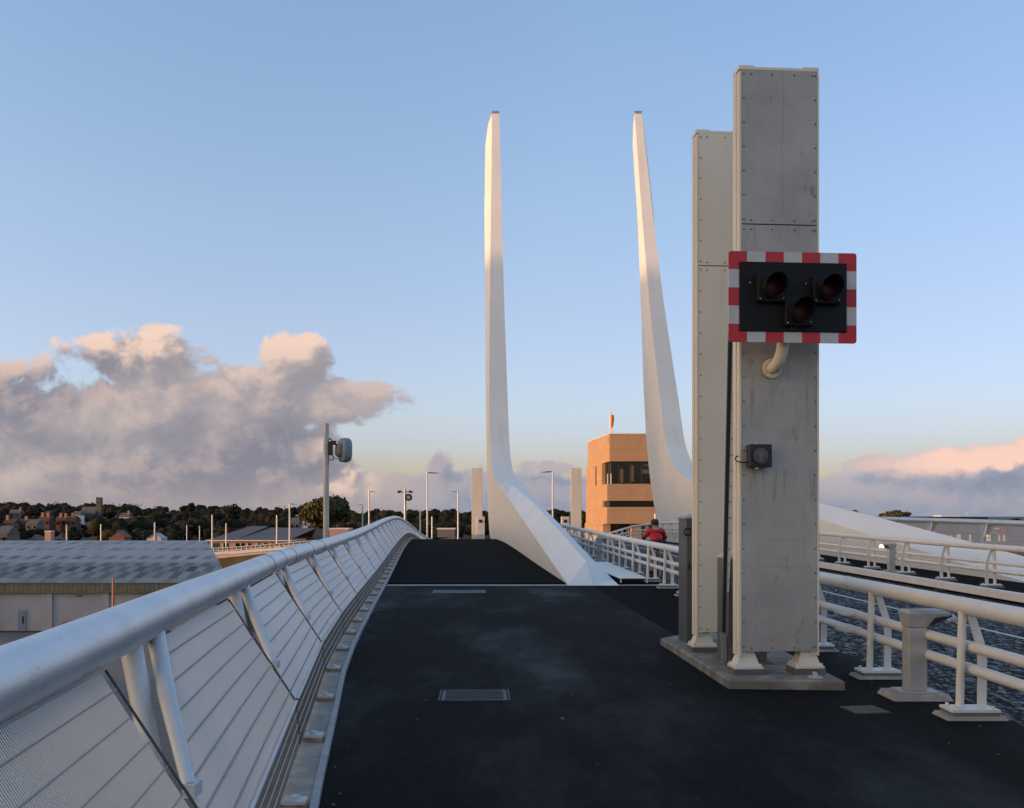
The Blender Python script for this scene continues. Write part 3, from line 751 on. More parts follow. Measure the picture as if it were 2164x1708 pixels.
# cabinets
def cabinet(name, label, x, D, w_, d_, z0, h, body, cap_m, peak, ring=False):
    root = empty(name, (x, D, z0), label, 'cabinet')
    mb = MB(); mb.box((x, D, z0 + h / 2), (w_, d_, h), AXYAW, bev=.006); mb.build('body', body, root)
    mb = MB(); Mx = Matrix.Rotation(AXYAW, 3, 'Z'); c = Vector((x, D, z0 + h))
    q = [(-1, -1), (1, -1), (1, 1), (-1, 1)]
    mb.loft([[c + Mx @ Vector((a * (w_ / 2 + .012), b * (d_ / 2 + .012), .001)) for a, b in q], [c + Mx @ Vector((a * (w_ / 2 + .012), b * (d_ / 2 + .012), .02)) for a, b in q], [c + Mx @ Vector((a * .03, b * .03, peak)) for a, b in q]])
    mb.build('cap', cap_m, root)
    mb = MB(); mb.box((x, D, z0 - .03), (w_ + .1, d_ + .08, .062), AXYAW); mb.build('base', MCONCD, root)
    mb = MB(); mb.box((x - .0, D - d_ / 2 - .006, z0 + h * .5), (w_ * .82, .012, h * .86), AXYAW); dr = mb.build('door', body, root)
    mb = MB(); mb.box((x - w_ * .3, D - d_ / 2 - .02, z0 + h * .62), (.02, .02, .09), AXYAW); mb.build('handle', MBLACK, dr)
    if ring:
        mb = MB(); cc = Vector((x - w_ / 2 + .03, D - d_ / 2 - .022, z0 + h - .16))
        mb.tube([cc + Vector((math.cos(a) * .045, 0, math.sin(a) * .045)) for a in [k * math.pi / 8 for k in range(17)]], .011, 6); mb.build('ring_handle', MBLACK, root)
    return root
cabinet('slim_cabinet', 'slim dark grey cabinet with ring handle left of the cream tower', 2.27, 11.95, .24, .40, .09, 1.55, MDGREY, MSTEEL, .06, True)
cabinet('control_cabinet', 'grey brown cabinet with white pyramid cap between the two near towers', 2.50, 10.30, .42, .42, .12, 1.10, MCAB, MWHT, .13)

# raised barrier boom between the towers
root = empty('barrier_boom', (2.35, 10.65, .2), 'upright white slatted barrier boom with black edge between the two near towers', 'barrier boom')
def slab(x0, x1, z0, X0, X1, z1, y0, y1):
    mb = MB(); mb.loft([[(x0, y0, z0), (x1, y0, z0), (x1, y1, z0), (x0, y1, z0)], [(X0, y0, z1), (X1, y0, z1), (X1, y1, z1), (X0, y1, z1)]]); return mb
slab(2.218, 2.252, .40, 2.285, 2.325, 3.62, 9.98, 10.02).build('rubber_edge', MBLACK, root)
slab(2.258, 2.29, .87, 2.33, 2.42, 3.70, 9.99, 10.05).build('boom', MW, root)
mb = MB()
for i in range(16):
    z = 1.0 + i * .165; mb.box((2.272 + (z - .87) * .032, 9.984, z), (.03, .010, .012))
mb.box((2.222, 9.99, .42), (.05, .05, .05)); mb.box((2.26, 10.1, .25), (.05, .05, .3))
mb.build('slat_row', MSTEEL, root)

# ------------------------------------------------------------------ wig-wag signal
def signal():
    yaw = AXYAW; C0 = Vector((2.67, 9.0, 3.755)); Mx = Matrix.Rotation(yaw, 3, 'Z')
    def L(x, y, z): return C0 + Mx @ Vector((x, y, z))
    root = empty('flashing_signal', (2.66, 9.4, 3.1), 'black three lamp signal with red and white chequered border on the grey tower', 'signal')
    W_, H_ = 1.245, .86; cw = W_ / 7; ch = H_ / 5; bw = .106
    mb = MB()
    def cell(x0, x1, z0, z1, mi, corner=None):
        mb.cur = mi
        pts = [(x0, z0), (x1, z0), (x1, z1), (x0, z1)]
        if corner is not None:
            r_ = .025; out = []
            for i, p in enumerate(pts):
                if i != corner: out.append(p); continue
                sx = 1 if i in (0, 3) else -1; sz = 1 if i in (0, 1) else -1
                cc = (p[0] + sx * r_, p[1] + sz * r_); a0 = {0: math.pi, 1: 1.5 * math.pi, 2: 0, 3: .5 * math.pi}[i]
                out += [(cc[0] + r_ * math.cos(a0 + k * math.pi / 10), cc[1] + r_ * math.sin(a0 + k * math.pi / 10)) for k in range(6)]
            pts = out
        n = len(pts); vs = [L(x, -.004, z) for x, z in pts] + [L(x, .012, z) for x, z in pts]
        mb.add(vs, [tuple(range(n)), tuple(range(2 * n - 1, n - 1, -1))] + [(i, n + i, n + (i + 1) % n, (i + 1) % n) for i in range(n)])
    X0, Z0 = -W_ / 2, -H_ / 2
    for i in range(7):
        for top in (0, 1):
            z0 = Z0 if not top else -Z0 - bw
            c = None
            if i == 0: c = 0 if not top else 3
            if i == 6: c = 1 if not top else 2
            cell(X0 + i * cw, X0 + (i + 1) * cw, z0, z0 + bw, i % 2, c)
    for j in range(5):
        a, b = Z0 + j * ch, Z0 + (j + 1) * ch
        if j == 0: a = Z0 + bw
        if j == 4: b = -Z0 - bw
        if b - a < .01: continue
        for s in (-1, 1):
            x0 = X0 if s < 0 else -X0 - bw
            cell(x0, x0 + bw, a, b, j % 2)
    mb.build('chequered_border', [MRED, MWHT], root)
    mb = MB(); mb.box(L(0, -.010, 0), (W_ - 2 * bw + .012, .016, H_ - 2 * bw + .012), yaw, bev=.006); mb.build('backing_board', MBLACKB, root)
    mb = MB(); mb.box(L(0, .03, 0), (.9, .03, .06), yaw); mb.box(L(0, .03, -.2), (.1, .03, .3), yaw); mb.build('rear_bracket', MSTEEL, root)
    for (lx, lz, mt) in ((-.235, .072, MLENS), (.300, .062, MLENS), (.030, -.150, MLENS2)):
        mb = MB(); mb.box(L(lx, -.055, lz), (.27, .075, .27), yaw, bev=.012); h = mb.build('lamp_housing', MBLACKB, root)
        mb = MB(); rg = []
        for rr, yy in ((.096, -.0935), (.075, -.106), (.04, -.114), (.004, -.117)):
            rg.append([L(lx + rr * math.cos(a), yy, lz + rr * math.sin(a)) for a in [k * math.pi / 12 for k in range(24)]])
        mb.smooth = True; mb.loft(rg, False); mb.smooth = False; mb.build('lens', mt, h)
        mb = MB(); n = 28; inner, outer = [], []
        ring = []
        for k in range(n):
            a = 2 * math.pi * k / n
            ln = .06 + .13 * max(0., .5 + .5 * math.sin(a)) ** .8       # hood longer on top
            ring.append((a, ln))
        vs = []
        for rr in (.098, .104):
            vs += [L(lx + rr * math.cos(a), -.0932, lz + rr * math.sin(a)) for a, l_ in ring]
            vs += [L(lx + rr * math.cos(a), -.0932 - l_, lz + rr * math.sin(a)) for a, l_ in ring]
        fs = []
        for k in range(n):
            k2 = (k + 1) % n
            fs += [(k, k2, n + k2, n + k), (2 * n + k, 3 * n + k, 3 * n + k2, 2 * n + k2), (n + k, n + k2, 3 * n + k2, 3 * n + k)]
        mb.add(vs, fs); mb.build('hood', MBLACKB, h)
        mb = MB(); 
        for ex, ez in ((-.11, -.11), (.11, -.10)): mb.sphere(L(lx + ex, -.096, lz + ez), .0075, 6)
        mb.build('screw', MWHT, h)
    mb = MB(); 
    for ex, ez in ((-.42, .13), (.12, .13), (-.02, -.295), (.02, -.295)): mb.sphere(L(ex, -.020, ez), .007, 6)
    mb.build('rivet', MWHT, root)
    # cream swan-neck pipe and its flange on the tower
    mb = MB(); pts = []
    for k in range(9):
        a = math.pi / 2 * k / 8; pts.append(L(-.02, .36 - .20 - .20 * (math.sin(a) - 1) * -1 + .0, -.66 + .20 * (1 - math.cos(a))))
    p0 = Vector((2.585, 9.42, 3.145))
    pts = [p0 + Mx @ Vector(((1 - math.cos(a)) * .02, -.06 - .20 * math.sin(a), .20 * (1 - math.cos(a)))) for a in [math.pi / 2 * k / 8 for k in range(9)]]
    pts = [p0] + pts + [pts[-1] + Vector((.004, 0, .12)), pts[-1] + Vector((.008, 0, .30))]
    mb.tube(pts, .057, 16); nk = mb.build('swan_neck', MCREAM, root)
    mb = MB(); nrm = Mx @ Vector((0, -1, 0)); mb.tube([p0 + nrm * -.005, p0 + nrm * .02], .098, 24)
    fl = mb.build('flange', MCREAM, nk)
    mb = MB()
    for k in range(8):
        a = 2 * math.pi * (k + .5) / 8; q = p0 + Mx @ Vector((.077 * math.cos(a), 0, .077 * math.sin(a))); mb.tube([q + nrm * .02, q + nrm * .035], .013, 6)
    mb.build('bolt', MCREAM, fl)
signal()

def ped_signal():
    yaw = AXYAW; C0 = Vector((2.44, 9.345, 2.27)); Mx = Matrix.Rotation(yaw, 3, 'Z')
    def L(x, y, z): return C0 + Mx @ Vector((x, y, z))
    root = empty('pedestrian_signal', C0, 'small square black pedestrian signal with unlit walking figure on the grey tower', 'signal')
    mb = MB(); mb.box(C0, (.225, .108, .225), yaw, bev=.006); mb.build('housing', MBLACK, root)
    mb = MB(); rg = [[L(r_ * math.cos(a), y, r_ * math.sin(a)) for a in [k * math.pi / 16 for k in range(32)]] for r_, y in ((.088, -.054), (.088, -.066), (.081, -.066), (.081, -.058))]
    mb.loft(rg, False); mb.build('rim', MBLACK, root)
    mb = MB(); rg = [[L(r_ * math.cos(a), y, r_ * math.sin(a)) for a in [k * math.pi / 16 for k in range(32)]] for r_, y in ((.082, -.057), (.05, -.060), (.002, -.061))]
    mb.smooth = True; mb.loft(rg, False); mb.smooth = False; ln = mb.build('lens', MGLASSG, root)
    mb = MB()
    def poly(p, y=-.0635):
        n = len(p); mb.add([L(x, y, z) for x, z in p] + [L(x, y + .002, z) for x, z in p], [tuple(range(n))] + [(i, n + i, n + (i + 1) % n, (i + 1) % n) for i in range(n)])
    poly([(.011 * math.cos(k * math.pi / 5), .052 + .011 * math.sin(k * math.pi / 5)) for k in range(10)])
    poly([(-.018, .036), (.018, .036), (.015, -.01), (-.015, -.01)]); poly([(-.015, -.012), (-.002, -.012), (-.006, -.062), (-.020, -.062)]); poly([(.002, -.012), (.015, -.012), (.018, -.062), (.005, -.062)])
    poly([(-.021, .034), (-.016, .034), (-.022, -.008), (-.028, -.006)]); poly([(.016, .034), (.021, .034), (.028, -.006), (.022, -.008)])
    mb.build('figure', MMAN, ln)
    mb = MB(); mb.tube([L(-.02, -.02, .112), L(-.02, -.02, .13)], .018, 8); mb.tube([L(-.03, -.02, -.112), L(-.03, -.02, -.132)], .022, 8); mb.box(L(.02, .03, 0), (.05, .07, .20), yaw); mb.build('clamp', MSTEEL, root)
    mb = MB(); mb.tube([L(-.11, .02, -.06), L(-.16, .03, -.062), L(-.21, .035, -.055), L(-.228, .04, -.03), L(-.215, .05, -.005), L(-.19, .06, .002)], .007, 6); mb.build('cable', MBLACK, root)
ped_signal()

# ------------------------------------------------------------------ bollard lamps
def bollard(label, x, D, z0, face, lit):
    root = empty('bollard_lamp', (x, D, z0), label, 'bollard lamp', 'bollard lamps along the parapets')
    mb = MB(); mb.box((x, D, z0 + .36), (.165, .165, .58), bev=.006); mb.build('shaft', MBOLL, root)
    mb = MB(); sx = face
    b_ = [(x - .085, D - .085, z0 + .655), (x + .085, D - .085, z0 + .655), (x + .085, D + .085, z0 + .655), (x - .085, D + .085, z0 + .655)]
    ex0, ex1 = (-.105, .29) if sx > 0 else (-.29, .105)
    m_ = [(x + ex0, D - .12, z0 + .775), (x + ex1, D - .12, z0 + .775), (x + ex1, D + .12, z0 + .775), (x + ex0, D + .12, z0 + .775)]
    t_ = [(p[0], p[1], p[2] + .012) for p in m_]; k_ = [((p[0] - x) * .8 + x, (p[1] - D) * .75 + D, z0 + .812) for p in m_]
    mb.loft([b_, m_, t_, k_]); mb.build('head', MBOLL, root)
    mb = MB(); q = [(x + sx * .09, z0 + .665), (x + sx * .295, z0 + .755), (x + sx * .295, z0 + .772), (x + sx * .14, z0 + .745)]
    mb.loft([[(a, D - .115, b) for a, b in q], [(a, D + .115, b) for a, b in q]]); mb.build('light_recess', MBLACK, root)
    mb = MB(); mb.tube([(x + sx * .25, D - .08, z0 + .725), (x + sx * .33, D - .08, z0 + .745)], .038, 12); mb.sphere((x + sx * .33, D - .08, z0 + .725), .037, 10, (.6, 1, 1)); mb.build('lamp', MLAMPON if lit else MWHT, root)
    mb = MB(); mb.box((x, D, z0 + .062), (.34, .26, .016)); mb.build('base_plate', MBOLL, root)
    mb = MB(); mb.prism([(x - .28, D - .22), (x + .28, D - .22), (x + .28, D + .22), (x - .28, D + .22)], z0 - .02, z0 + .052, [(x - .24, D - .18), (x + .24, D - .18), (x + .24, D + .18), (x - .24, D + .18)]); mb.build('pad', MCONC, root)
bollard('grey bollard lamp with wedge head standing on the footway between two near posts', 3.73, 8.77, 0, 1, False)
bollard('grey bollard lamp glowing white at the far parapet in front of the curved wing', xr2(26.2) - .2, 26.2, zd(26.2) + .02, -1, True)
bollard('grey bollard lamp half hidden behind the slim dark cabinet', 3.42, 16.5, 0, 1, False)
bollard('grey bollard lamp among the parapet posts beside the white wing tip', 2.85, 31.0, zd(31), 1, False)

# covers
def cover(label, x, D, w_, d_, z, yaw):
    root = empty('drain_cover', (x, D, z), label, 'drain cover', 'studded covers in the footway')
    mb = MB(); Mx = Matrix.Rotation(yaw, 3, 'Z')
    for cx_, cy_, sx, sy in ((0, -d_ / 2, w_, .016), (0, d_ / 2, w_, .016), (-w_ / 2, 0, .016, d_ - .018), (w_ / 2, 0, .016, d_ - .018)):
        mb.box(Vector((x, D, z + .003)) + Mx @ Vector((cx_, cy_, 0)), (sx, sy, .012), yaw)
    mb.build('frame', MCOVER, root)
    mb = MB(); mb.box((x, D, z + .001), (w_ - .04, d_ - .04, .008), yaw); pl = mb.build('plate', MBLACK, root)
    mb = MB(); nx, ny = 13, 7
    for j in range(ny):
        for i in range(nx):
            px_ = (i + .5 + (.5 if j % 2 else 0)) / (nx + .5) * (w_ - .08) - (w_ - .08) / 2; py_ = (j + .5) / ny * (d_ - .08) - (d_ - .08) / 2
            mb.box(Vector((x, D, z + .0075)) + Mx @ Vector((px_, py_, 0)), (.024, .024, .008), yaw + .78)
    s_ = mb.build('stud_pattern', MCOVER, pl)
c0 = at(1003, 1470, 8.84)
cover('dark studded cover set alone in the middle of the near asphalt', -.35, 8.84, .64, .52, 0, AXYAW * .5)
cover('dark studded cover just before the metal joint strips', -1.15, 20.6, 1.15, .9, zd(20.6), AXYAW * .5)
mb = MB(); mb.box((3.05, 8.18, .002), (.31, .30, .012), .15)
tag(mb.build('metal_plate', MRUST), 'small rusty square plate set flush in the asphalt near the bollard lamp', 'plate')

mb = MB(); rnd = random.Random(4)
for i in range(90):
    D = rnd.uniform(3.2, 22); k_ = rnd.random()
    x = xk(D) + abs(rnd.gauss(0, .10)) if k_ < .5 else xr(D) - abs(rnd.gauss(0, .35)) if k_ < .75 else rnd.uniform(xk(D) + .1, xr(D) - .2)
    if 1.9 < x < 3.3 and 9 < D < 13: continue
    q = rnd.uniform(.003, .009) * (1.0 if rnd.random() < .9 else 1.8); mb.box((x, D, q * .4), (q * 2, q * 1.5, q), rnd.uniform(0, 3))
o = mb.build('grit', MCONCD, loc=(0, 10, 0)); tag(o, 'loose grit scattered over the dark footway', None, None, 'stuff')

# ------------------------------------------------------------------ pole with radar drum on the left
D_ = 26.0; xp = (689 - CX) / F * D_; ztop = EYE + (HY - 895) / F * D_
root = empty('sensor_pole', (xp, D_, -1.0), 'tall grey pole with pale blue drum sensor left of the fence', 'pole')
mb = MB(); mb.tube([(xp - .015, D_, -1.2), (xp, D_, 1.2), (xp + .01, D_, ztop)], [.085, .082, .078], 16); mb.build('pole', MZINC, root)
mb = MB()
for z in (3.62, 3.51, 3.42): mb.tube([(xp, D_, z - .008), (xp, D_, z + .008)], .083, 16)
mb.build('clamp_band', MSTEEL, root)
mb = MB(); mb.box((xp + .13, D_, 3.53), (.10, .14, .38), bev=.01); mb.tube([(xp + .06, D_, 3.75), (xp + .11, D_, 3.80), (xp + .16, D_, 3.75), (xp + .17, D_, 3.66)], .02, 6); mb.box((xp + .22, D_, 3.68), (.10, .12, .11)); mb.build('bracket', MBLACK, root)
mb = MB(); mb.tube([(xp + .24, D_, 3.66), (xp + .31, D_ - .05, 3.60), (xp + .37, D_ - .1, 3.55)], .02, 6); mb.tube([(xp + .17, D_, 3.36), (xp + .21, D_, 3.28), (xp + .20, D_, 3.22), (xp + .08, D_, 3.20)], .014, 6)
mb.tube([(xp + .24, D_, 3.73), (xp + .36, D_, 3.71)], .006, 5); mb.tube([(xp + .08, D_, 3.27), (xp + .36, D_, 3.24)], .006, 5); mb.build('cable', MBLACK, root)
def sq(r_, p=3.2, n=24): return [(r_ * math.copysign(abs(math.cos(a)) ** (2 / p), math.cos(a)), r_ * math.copysign(abs(math.sin(a)) ** (2 / p), math.sin(a))) for a in [2 * math.pi * k / n for k in range(n)]]
mb = MB(); cx_, cz_ = xp + .33, 3.485; rot = Matrix.Rotation(.5, 3, 'Z'); rg = []
for off, r_ in ((.10, .17), (.13, .30), (.16, .335), (.30, .335), (.36, .30), (.385, .22), (.39, .05)):
    rg.append([Vector((cx_, D_, cz_)) + rot @ Vector((off - .05, a * .95, b)) for a, b in sq(r_)])
mb.smooth = True; mb.loft(rg); mb.build('drum', MDISH, root)
mb = MB(); rg = []
for off, r_ in ((-.0, .12), (.02, .17), (.10, .20)): rg.append([Vector((cx_, D_, cz_)) + rot @ Vector((off - .05, a, b)) for a, b in sq(r_)])
mb.loft(rg); mb.build('rear_housing', MDISHG, root)

# ------------------------------------------------------------------ lamp posts
def lamp(label, px, ytop, D, zb=None, arm=1, r_=None, head=True, mt=None, nm='lamp_post', lean=0):
    x = (px - CX) / F * D; zt = EYE + (HY - ytop) / F * D
    zb = GZ if zb is None else zb
    root = empty(nm, (x, D, zb), label, 'lamp post' if head else 'mast', 'slim lamp posts and masts beyond the bridge')
    rr = r_ or .0008 * D + .003
    mb = MB(); mb.tube([(x, D, zb), (x, D, zt)], [rr * 1.15, rr * .9], 8); mb.build('pole', mt or MW, root)
    if head:
        mb = MB(); mb.tube([(x, D, zt - .12), (x + arm * .35, D, zt - .10), (x + arm * 1.0, D, zt - .14)], [.05, .07, .03], 6); mb.box((x + arm * .8, D, zt - .15), (.75, .28, .07)); mb.build('luminaire', MDGREY, root)
    return root
L1 = 'white lamp post '
lamp(L1 + 'right of the mast with two floodlights, tallest of the left group', 903, 997, 100, zd(100), 1)
lamp(L1 + 'standing alone between the straight wing and the far barrier tower', 1168, 995, 100, zd(100), -1)
lamp(L1 + 'close left of the far barrier tower', 968, 1038, 170, zd(170), -1)
lamp(L1 + 'just right of the big round tree', 780, 1038, 170, zd(170), 1)
lamp(L1 + 'shorter, at the right edge of the big round tree', 766, 1066, 230, zd(230), -1)
lamp(L1 + 'short one behind the crest of the fence, left of the tall one', 888, 1075, 240, None, 1, head=False)
lamp('short pale post behind the falling end of the fence', 913, 1092, 140, zd(140), 1, head=False)
lamp(L1 + 'with head, right of the slate roofed building', 612, 1064, 150, -5, 1)
lamp('bare white mast in front of the slate roofed building, near its right end', 585, 1089, 150, -5, 1, head=False)
lamp('bare white mast at the left corner of the slate roofed building', 448.5, 1088, 150, -5, 1, head=False)
lamp('short white mast with collar before the slate roofed building', 478, 1106, 150, -5, 1, head=False)
lamp('short pale post above the warehouse ridge beside the pale gabled hut', 327, 1104, 150, -6, 1, head=False)
lamp('thin olive post above the warehouse ridge, left of the red gable', 213.5, 1108, 160, -7, 1, head=False, mt=MZINC)
lamp('thin olive post above the warehouse ridge, leftmost of them', 141, 1109, 160, -7, 1, head=False, mt=MZINC)
lamp('thin grey lamp post above the right part of the warehouse ridge', 395, 1110, 180, -7, 1, mt=MZINC, r_=.10)
lamp('thin grey post nearest the right end of the warehouse ridge', 422, 1112, 180, -7, 1, head=False, mt=MZINC, r_=.10)
lamp('slim mast with sunlight painted on in orange, in front of the warehouse wall', 239, 1222, 70, GZ, 1, head=False, mt=MSUNPOLE, nm='sun_toned_mast', r_=.085)
# floodlight mast
D_ = 110; x = (856 - CX) / F * D_; zt = EYE + (HY - 1034) / F * D_
root = empty('floodlight_mast', (x, D_, zd(110)), 'grey mast carrying two small floodlights and a round black loudspeaker', 'mast')
mb = MB(); mb.tube([(x, D_, zd(110)), (x, D_, zt)], [.17, .13], 8); mb.build('pole', MZINC, root)
for s in (-1, 1):
    mb = MB(); mb.tube([(x, D_, zt - .35), (x + s * .5, D_, zt - .3)], .05, 6); mb.box((x + s * .66, D_, zt - .30), (.42, .3, .26), rot=Matrix.Rotation(s * .25, 3, 'Y')); mb.build('floodlight', MBLACK, root)
mb = MB(); mb.tube([(x + .42, D_ - .2, zt - .95), (x + .42, D_ + .2, zt - .95)], .42, 16); sp = mb.build('loudspeaker', MBLACK, root)
mb = MB(); mb.tube([(x + .42, D_ - .24, zt - .95), (x + .42, D_ - .21, zt - .95)], .2, 12); mb.build('centre_disc', MSTEEL, sp)

# ------------------------------------------------------------------ control building
def control():
    cx0, cy0 = 14.85, 144.0
    ex = Vector((math.cos(-.03), math.sin(-.03), 0)); ey = Vector((-.115, 1, 0)).normalized()
    root = empty('control_building', (cx0, cy0, -9), 'sunlit tan control building with wraparound corner window', 'building')
    def L(u, v, z): return Vector((cx0, cy0, 0)) + ex * u + ey * v + Vector((0, 0, z))
    def blk(mb, u0, u1, v0, v1, z0, z1):
        q = [(u0, v0), (u1, v0), (u1, v1), (u0, v1)]
        mb.loft([[L(a, b, z0) for a, b in q], [L(a, b, z1) for a, b in q]])
    UW, VW = 10.5, 17.0
    mb = MB()
    blk(mb, 0, UW, 0, VW, 9.95, 14.1)                         # top storey band
    mb.build('upper_wall', MTAN, root)
    mb = MB(); blk(mb, -.25, UW, 4.4, VW, 6.52, 9.948); mb.build('rear_wall', MTAN, root)
    mb = MB(); blk(mb, -.35, UW, .1, VW, 3.95, 6.518); blk(mb, -.35, UW, .1, VW, .45, 3.0)
    blk(mb, 7.4, UW, .1, VW, 3.002, 3.948); blk(mb, -.35, 7.39, 3.2, VW, 3.002, 3.948)
    mb.build('lower_wall', MTAN, root)
    mb = MB(); blk(mb, -.55, 10.0, 2.2, VW, -9, .448); mb.build('base_wall', MTAN, root)
    mb = MB(); blk(mb, -.55, 1.0, .3, 2.19, -9, .448) if False else blk(mb, 3.6, 5.0, 1.0, 2.19, -9, .448); mb.build('porch_pier', MTAN, root)
    # corner window glass and what shows behind it
    mb = MB(); blk(mb, .35, UW - .2, .55, 4.38, 6.53, 9.94); g = mb.build('corner_window', MGLASS, root)
    mb = MB()
    for u in (.36, 1.5, 3.2, 5.0, 6.8, 8.6): blk(mb, u - .06, u + .06, .47, .545, 6.53, 9.94)
    for v in (.6, 1.9, 3.2, 4.3): blk(mb, .27, .345, v - .06, v + .06, 6.53, 9.94)
    mb.build('window_frame', MFRAME, g)
    mb = MB(); blk(mb, 1.7, 2.2, .50, .543, 6.7, 8.8); blk(mb, 4.9, 7.2, .50, .543, 8.1, 8.7); blk(mb, 3.3, 3.8, .50, .543, 6.9, 9.4); blk(mb, 5.3, 7.6, .50, .543, 9.3, 9.5); mb.build('room_partition', MINTER, g)
    mb = MB(); blk(mb, -.1, .02, 1.1, 1.3, 6.53, 8.1); blk(mb, .2, .32, .2, .32, 6.53, 8.1); mb.build('balcony_post', MW, root)
    mb = MB(); blk(mb, .0, 7.38, .6, 3.19, 3.02, 3.93); s_ = mb.build('slot_window', MGLASS, root)
    mb = MB(); blk(mb, 7.36, 7.42, .09, .6, 3.0, 3.95) if False else blk(mb, -.02, .3, .5, .59, 3.02, 3.93); mb.build('slot_frame', MFRAME, s_)
    mb = MB(); blk(mb, -.30, -.26, 8.6, 9.3, 6.4, 9.6); mb.build('slit_window', MFRAME, root)
    mb = MB(); blk(mb, 1.5 - .9, 3.5, 2.1, 2.19, -2.5, .43); mb.build('glazed_door', MGLASS, root)
    mb = MB(); blk(mb, 5.6, 8.0, 2.12, 2.19, -2.0, -.4); mb.build('low_window', MFRAME, root)
    mb = MB(); blk(mb, -.08, UW, -.06, .1, 14.102, 14.2); blk(mb, -.08, .1, .102, VW, 14.102, 14.2); mb.build('parapet_coping', MW, root)
    mb = MB(); mb.tube([L(-.3, .5, 14.2), L(-.3, .5, 14.9)], .06, 6); mb.box(L(-.45, .5, 13.3), (.25, .25, .9)); mb.tube([L(.5, .3, 14.2), L(.5, .3, 15.2)], .08, 6); mb.build('roof_aerial', MW, root)
    p = L(1.0, 4, 14.2)
    r2 = empty('windsock', p, 'orange windsock hanging limp from a white pole on the tan building', 'windsock')
    mb = MB(); mb.tube([p, p + Vector((0, 0, 3.9))], .11, 8); mb.build('pole', MW, r2)
    q = p + Vector((.22, 0, 3.2)); mb = MB(); mb.tube([q, q + Vector((.04, 0, -.8)), q + Vector((-.02, 0, -1.7)), q + Vector((-.12, 0, -2.0))], [.30, .30, .22, .08], 8); mb.build('sleeve', MSOCK, r2)
control()
lamp('white flag pole standing close behind the cyclist', 1451 * 0 + 1395, 1110, 130, -6, 1, head=False) if False else None
lamp('thin white pole above the cyclist helmet, beside the curved wing', 1385 + 62 * 0 + 64 * 0, 1086, 118, -4.5, 1, head=False, r_=.16)

# little things beyond the far parapet: display boards and parked motorcycles are left as boards on posts
for i, (px, py, D, w_, lb) in enumerate(((1484 - 0, 1124, 70, 1.5, 'pale notice board with dark lettering blocks leaning on the far parapet, left one'), (1530 - 0, 1126, 70, .7, 'narrow dark notice board beside the wide pale one on the far parapet'))):
    pass

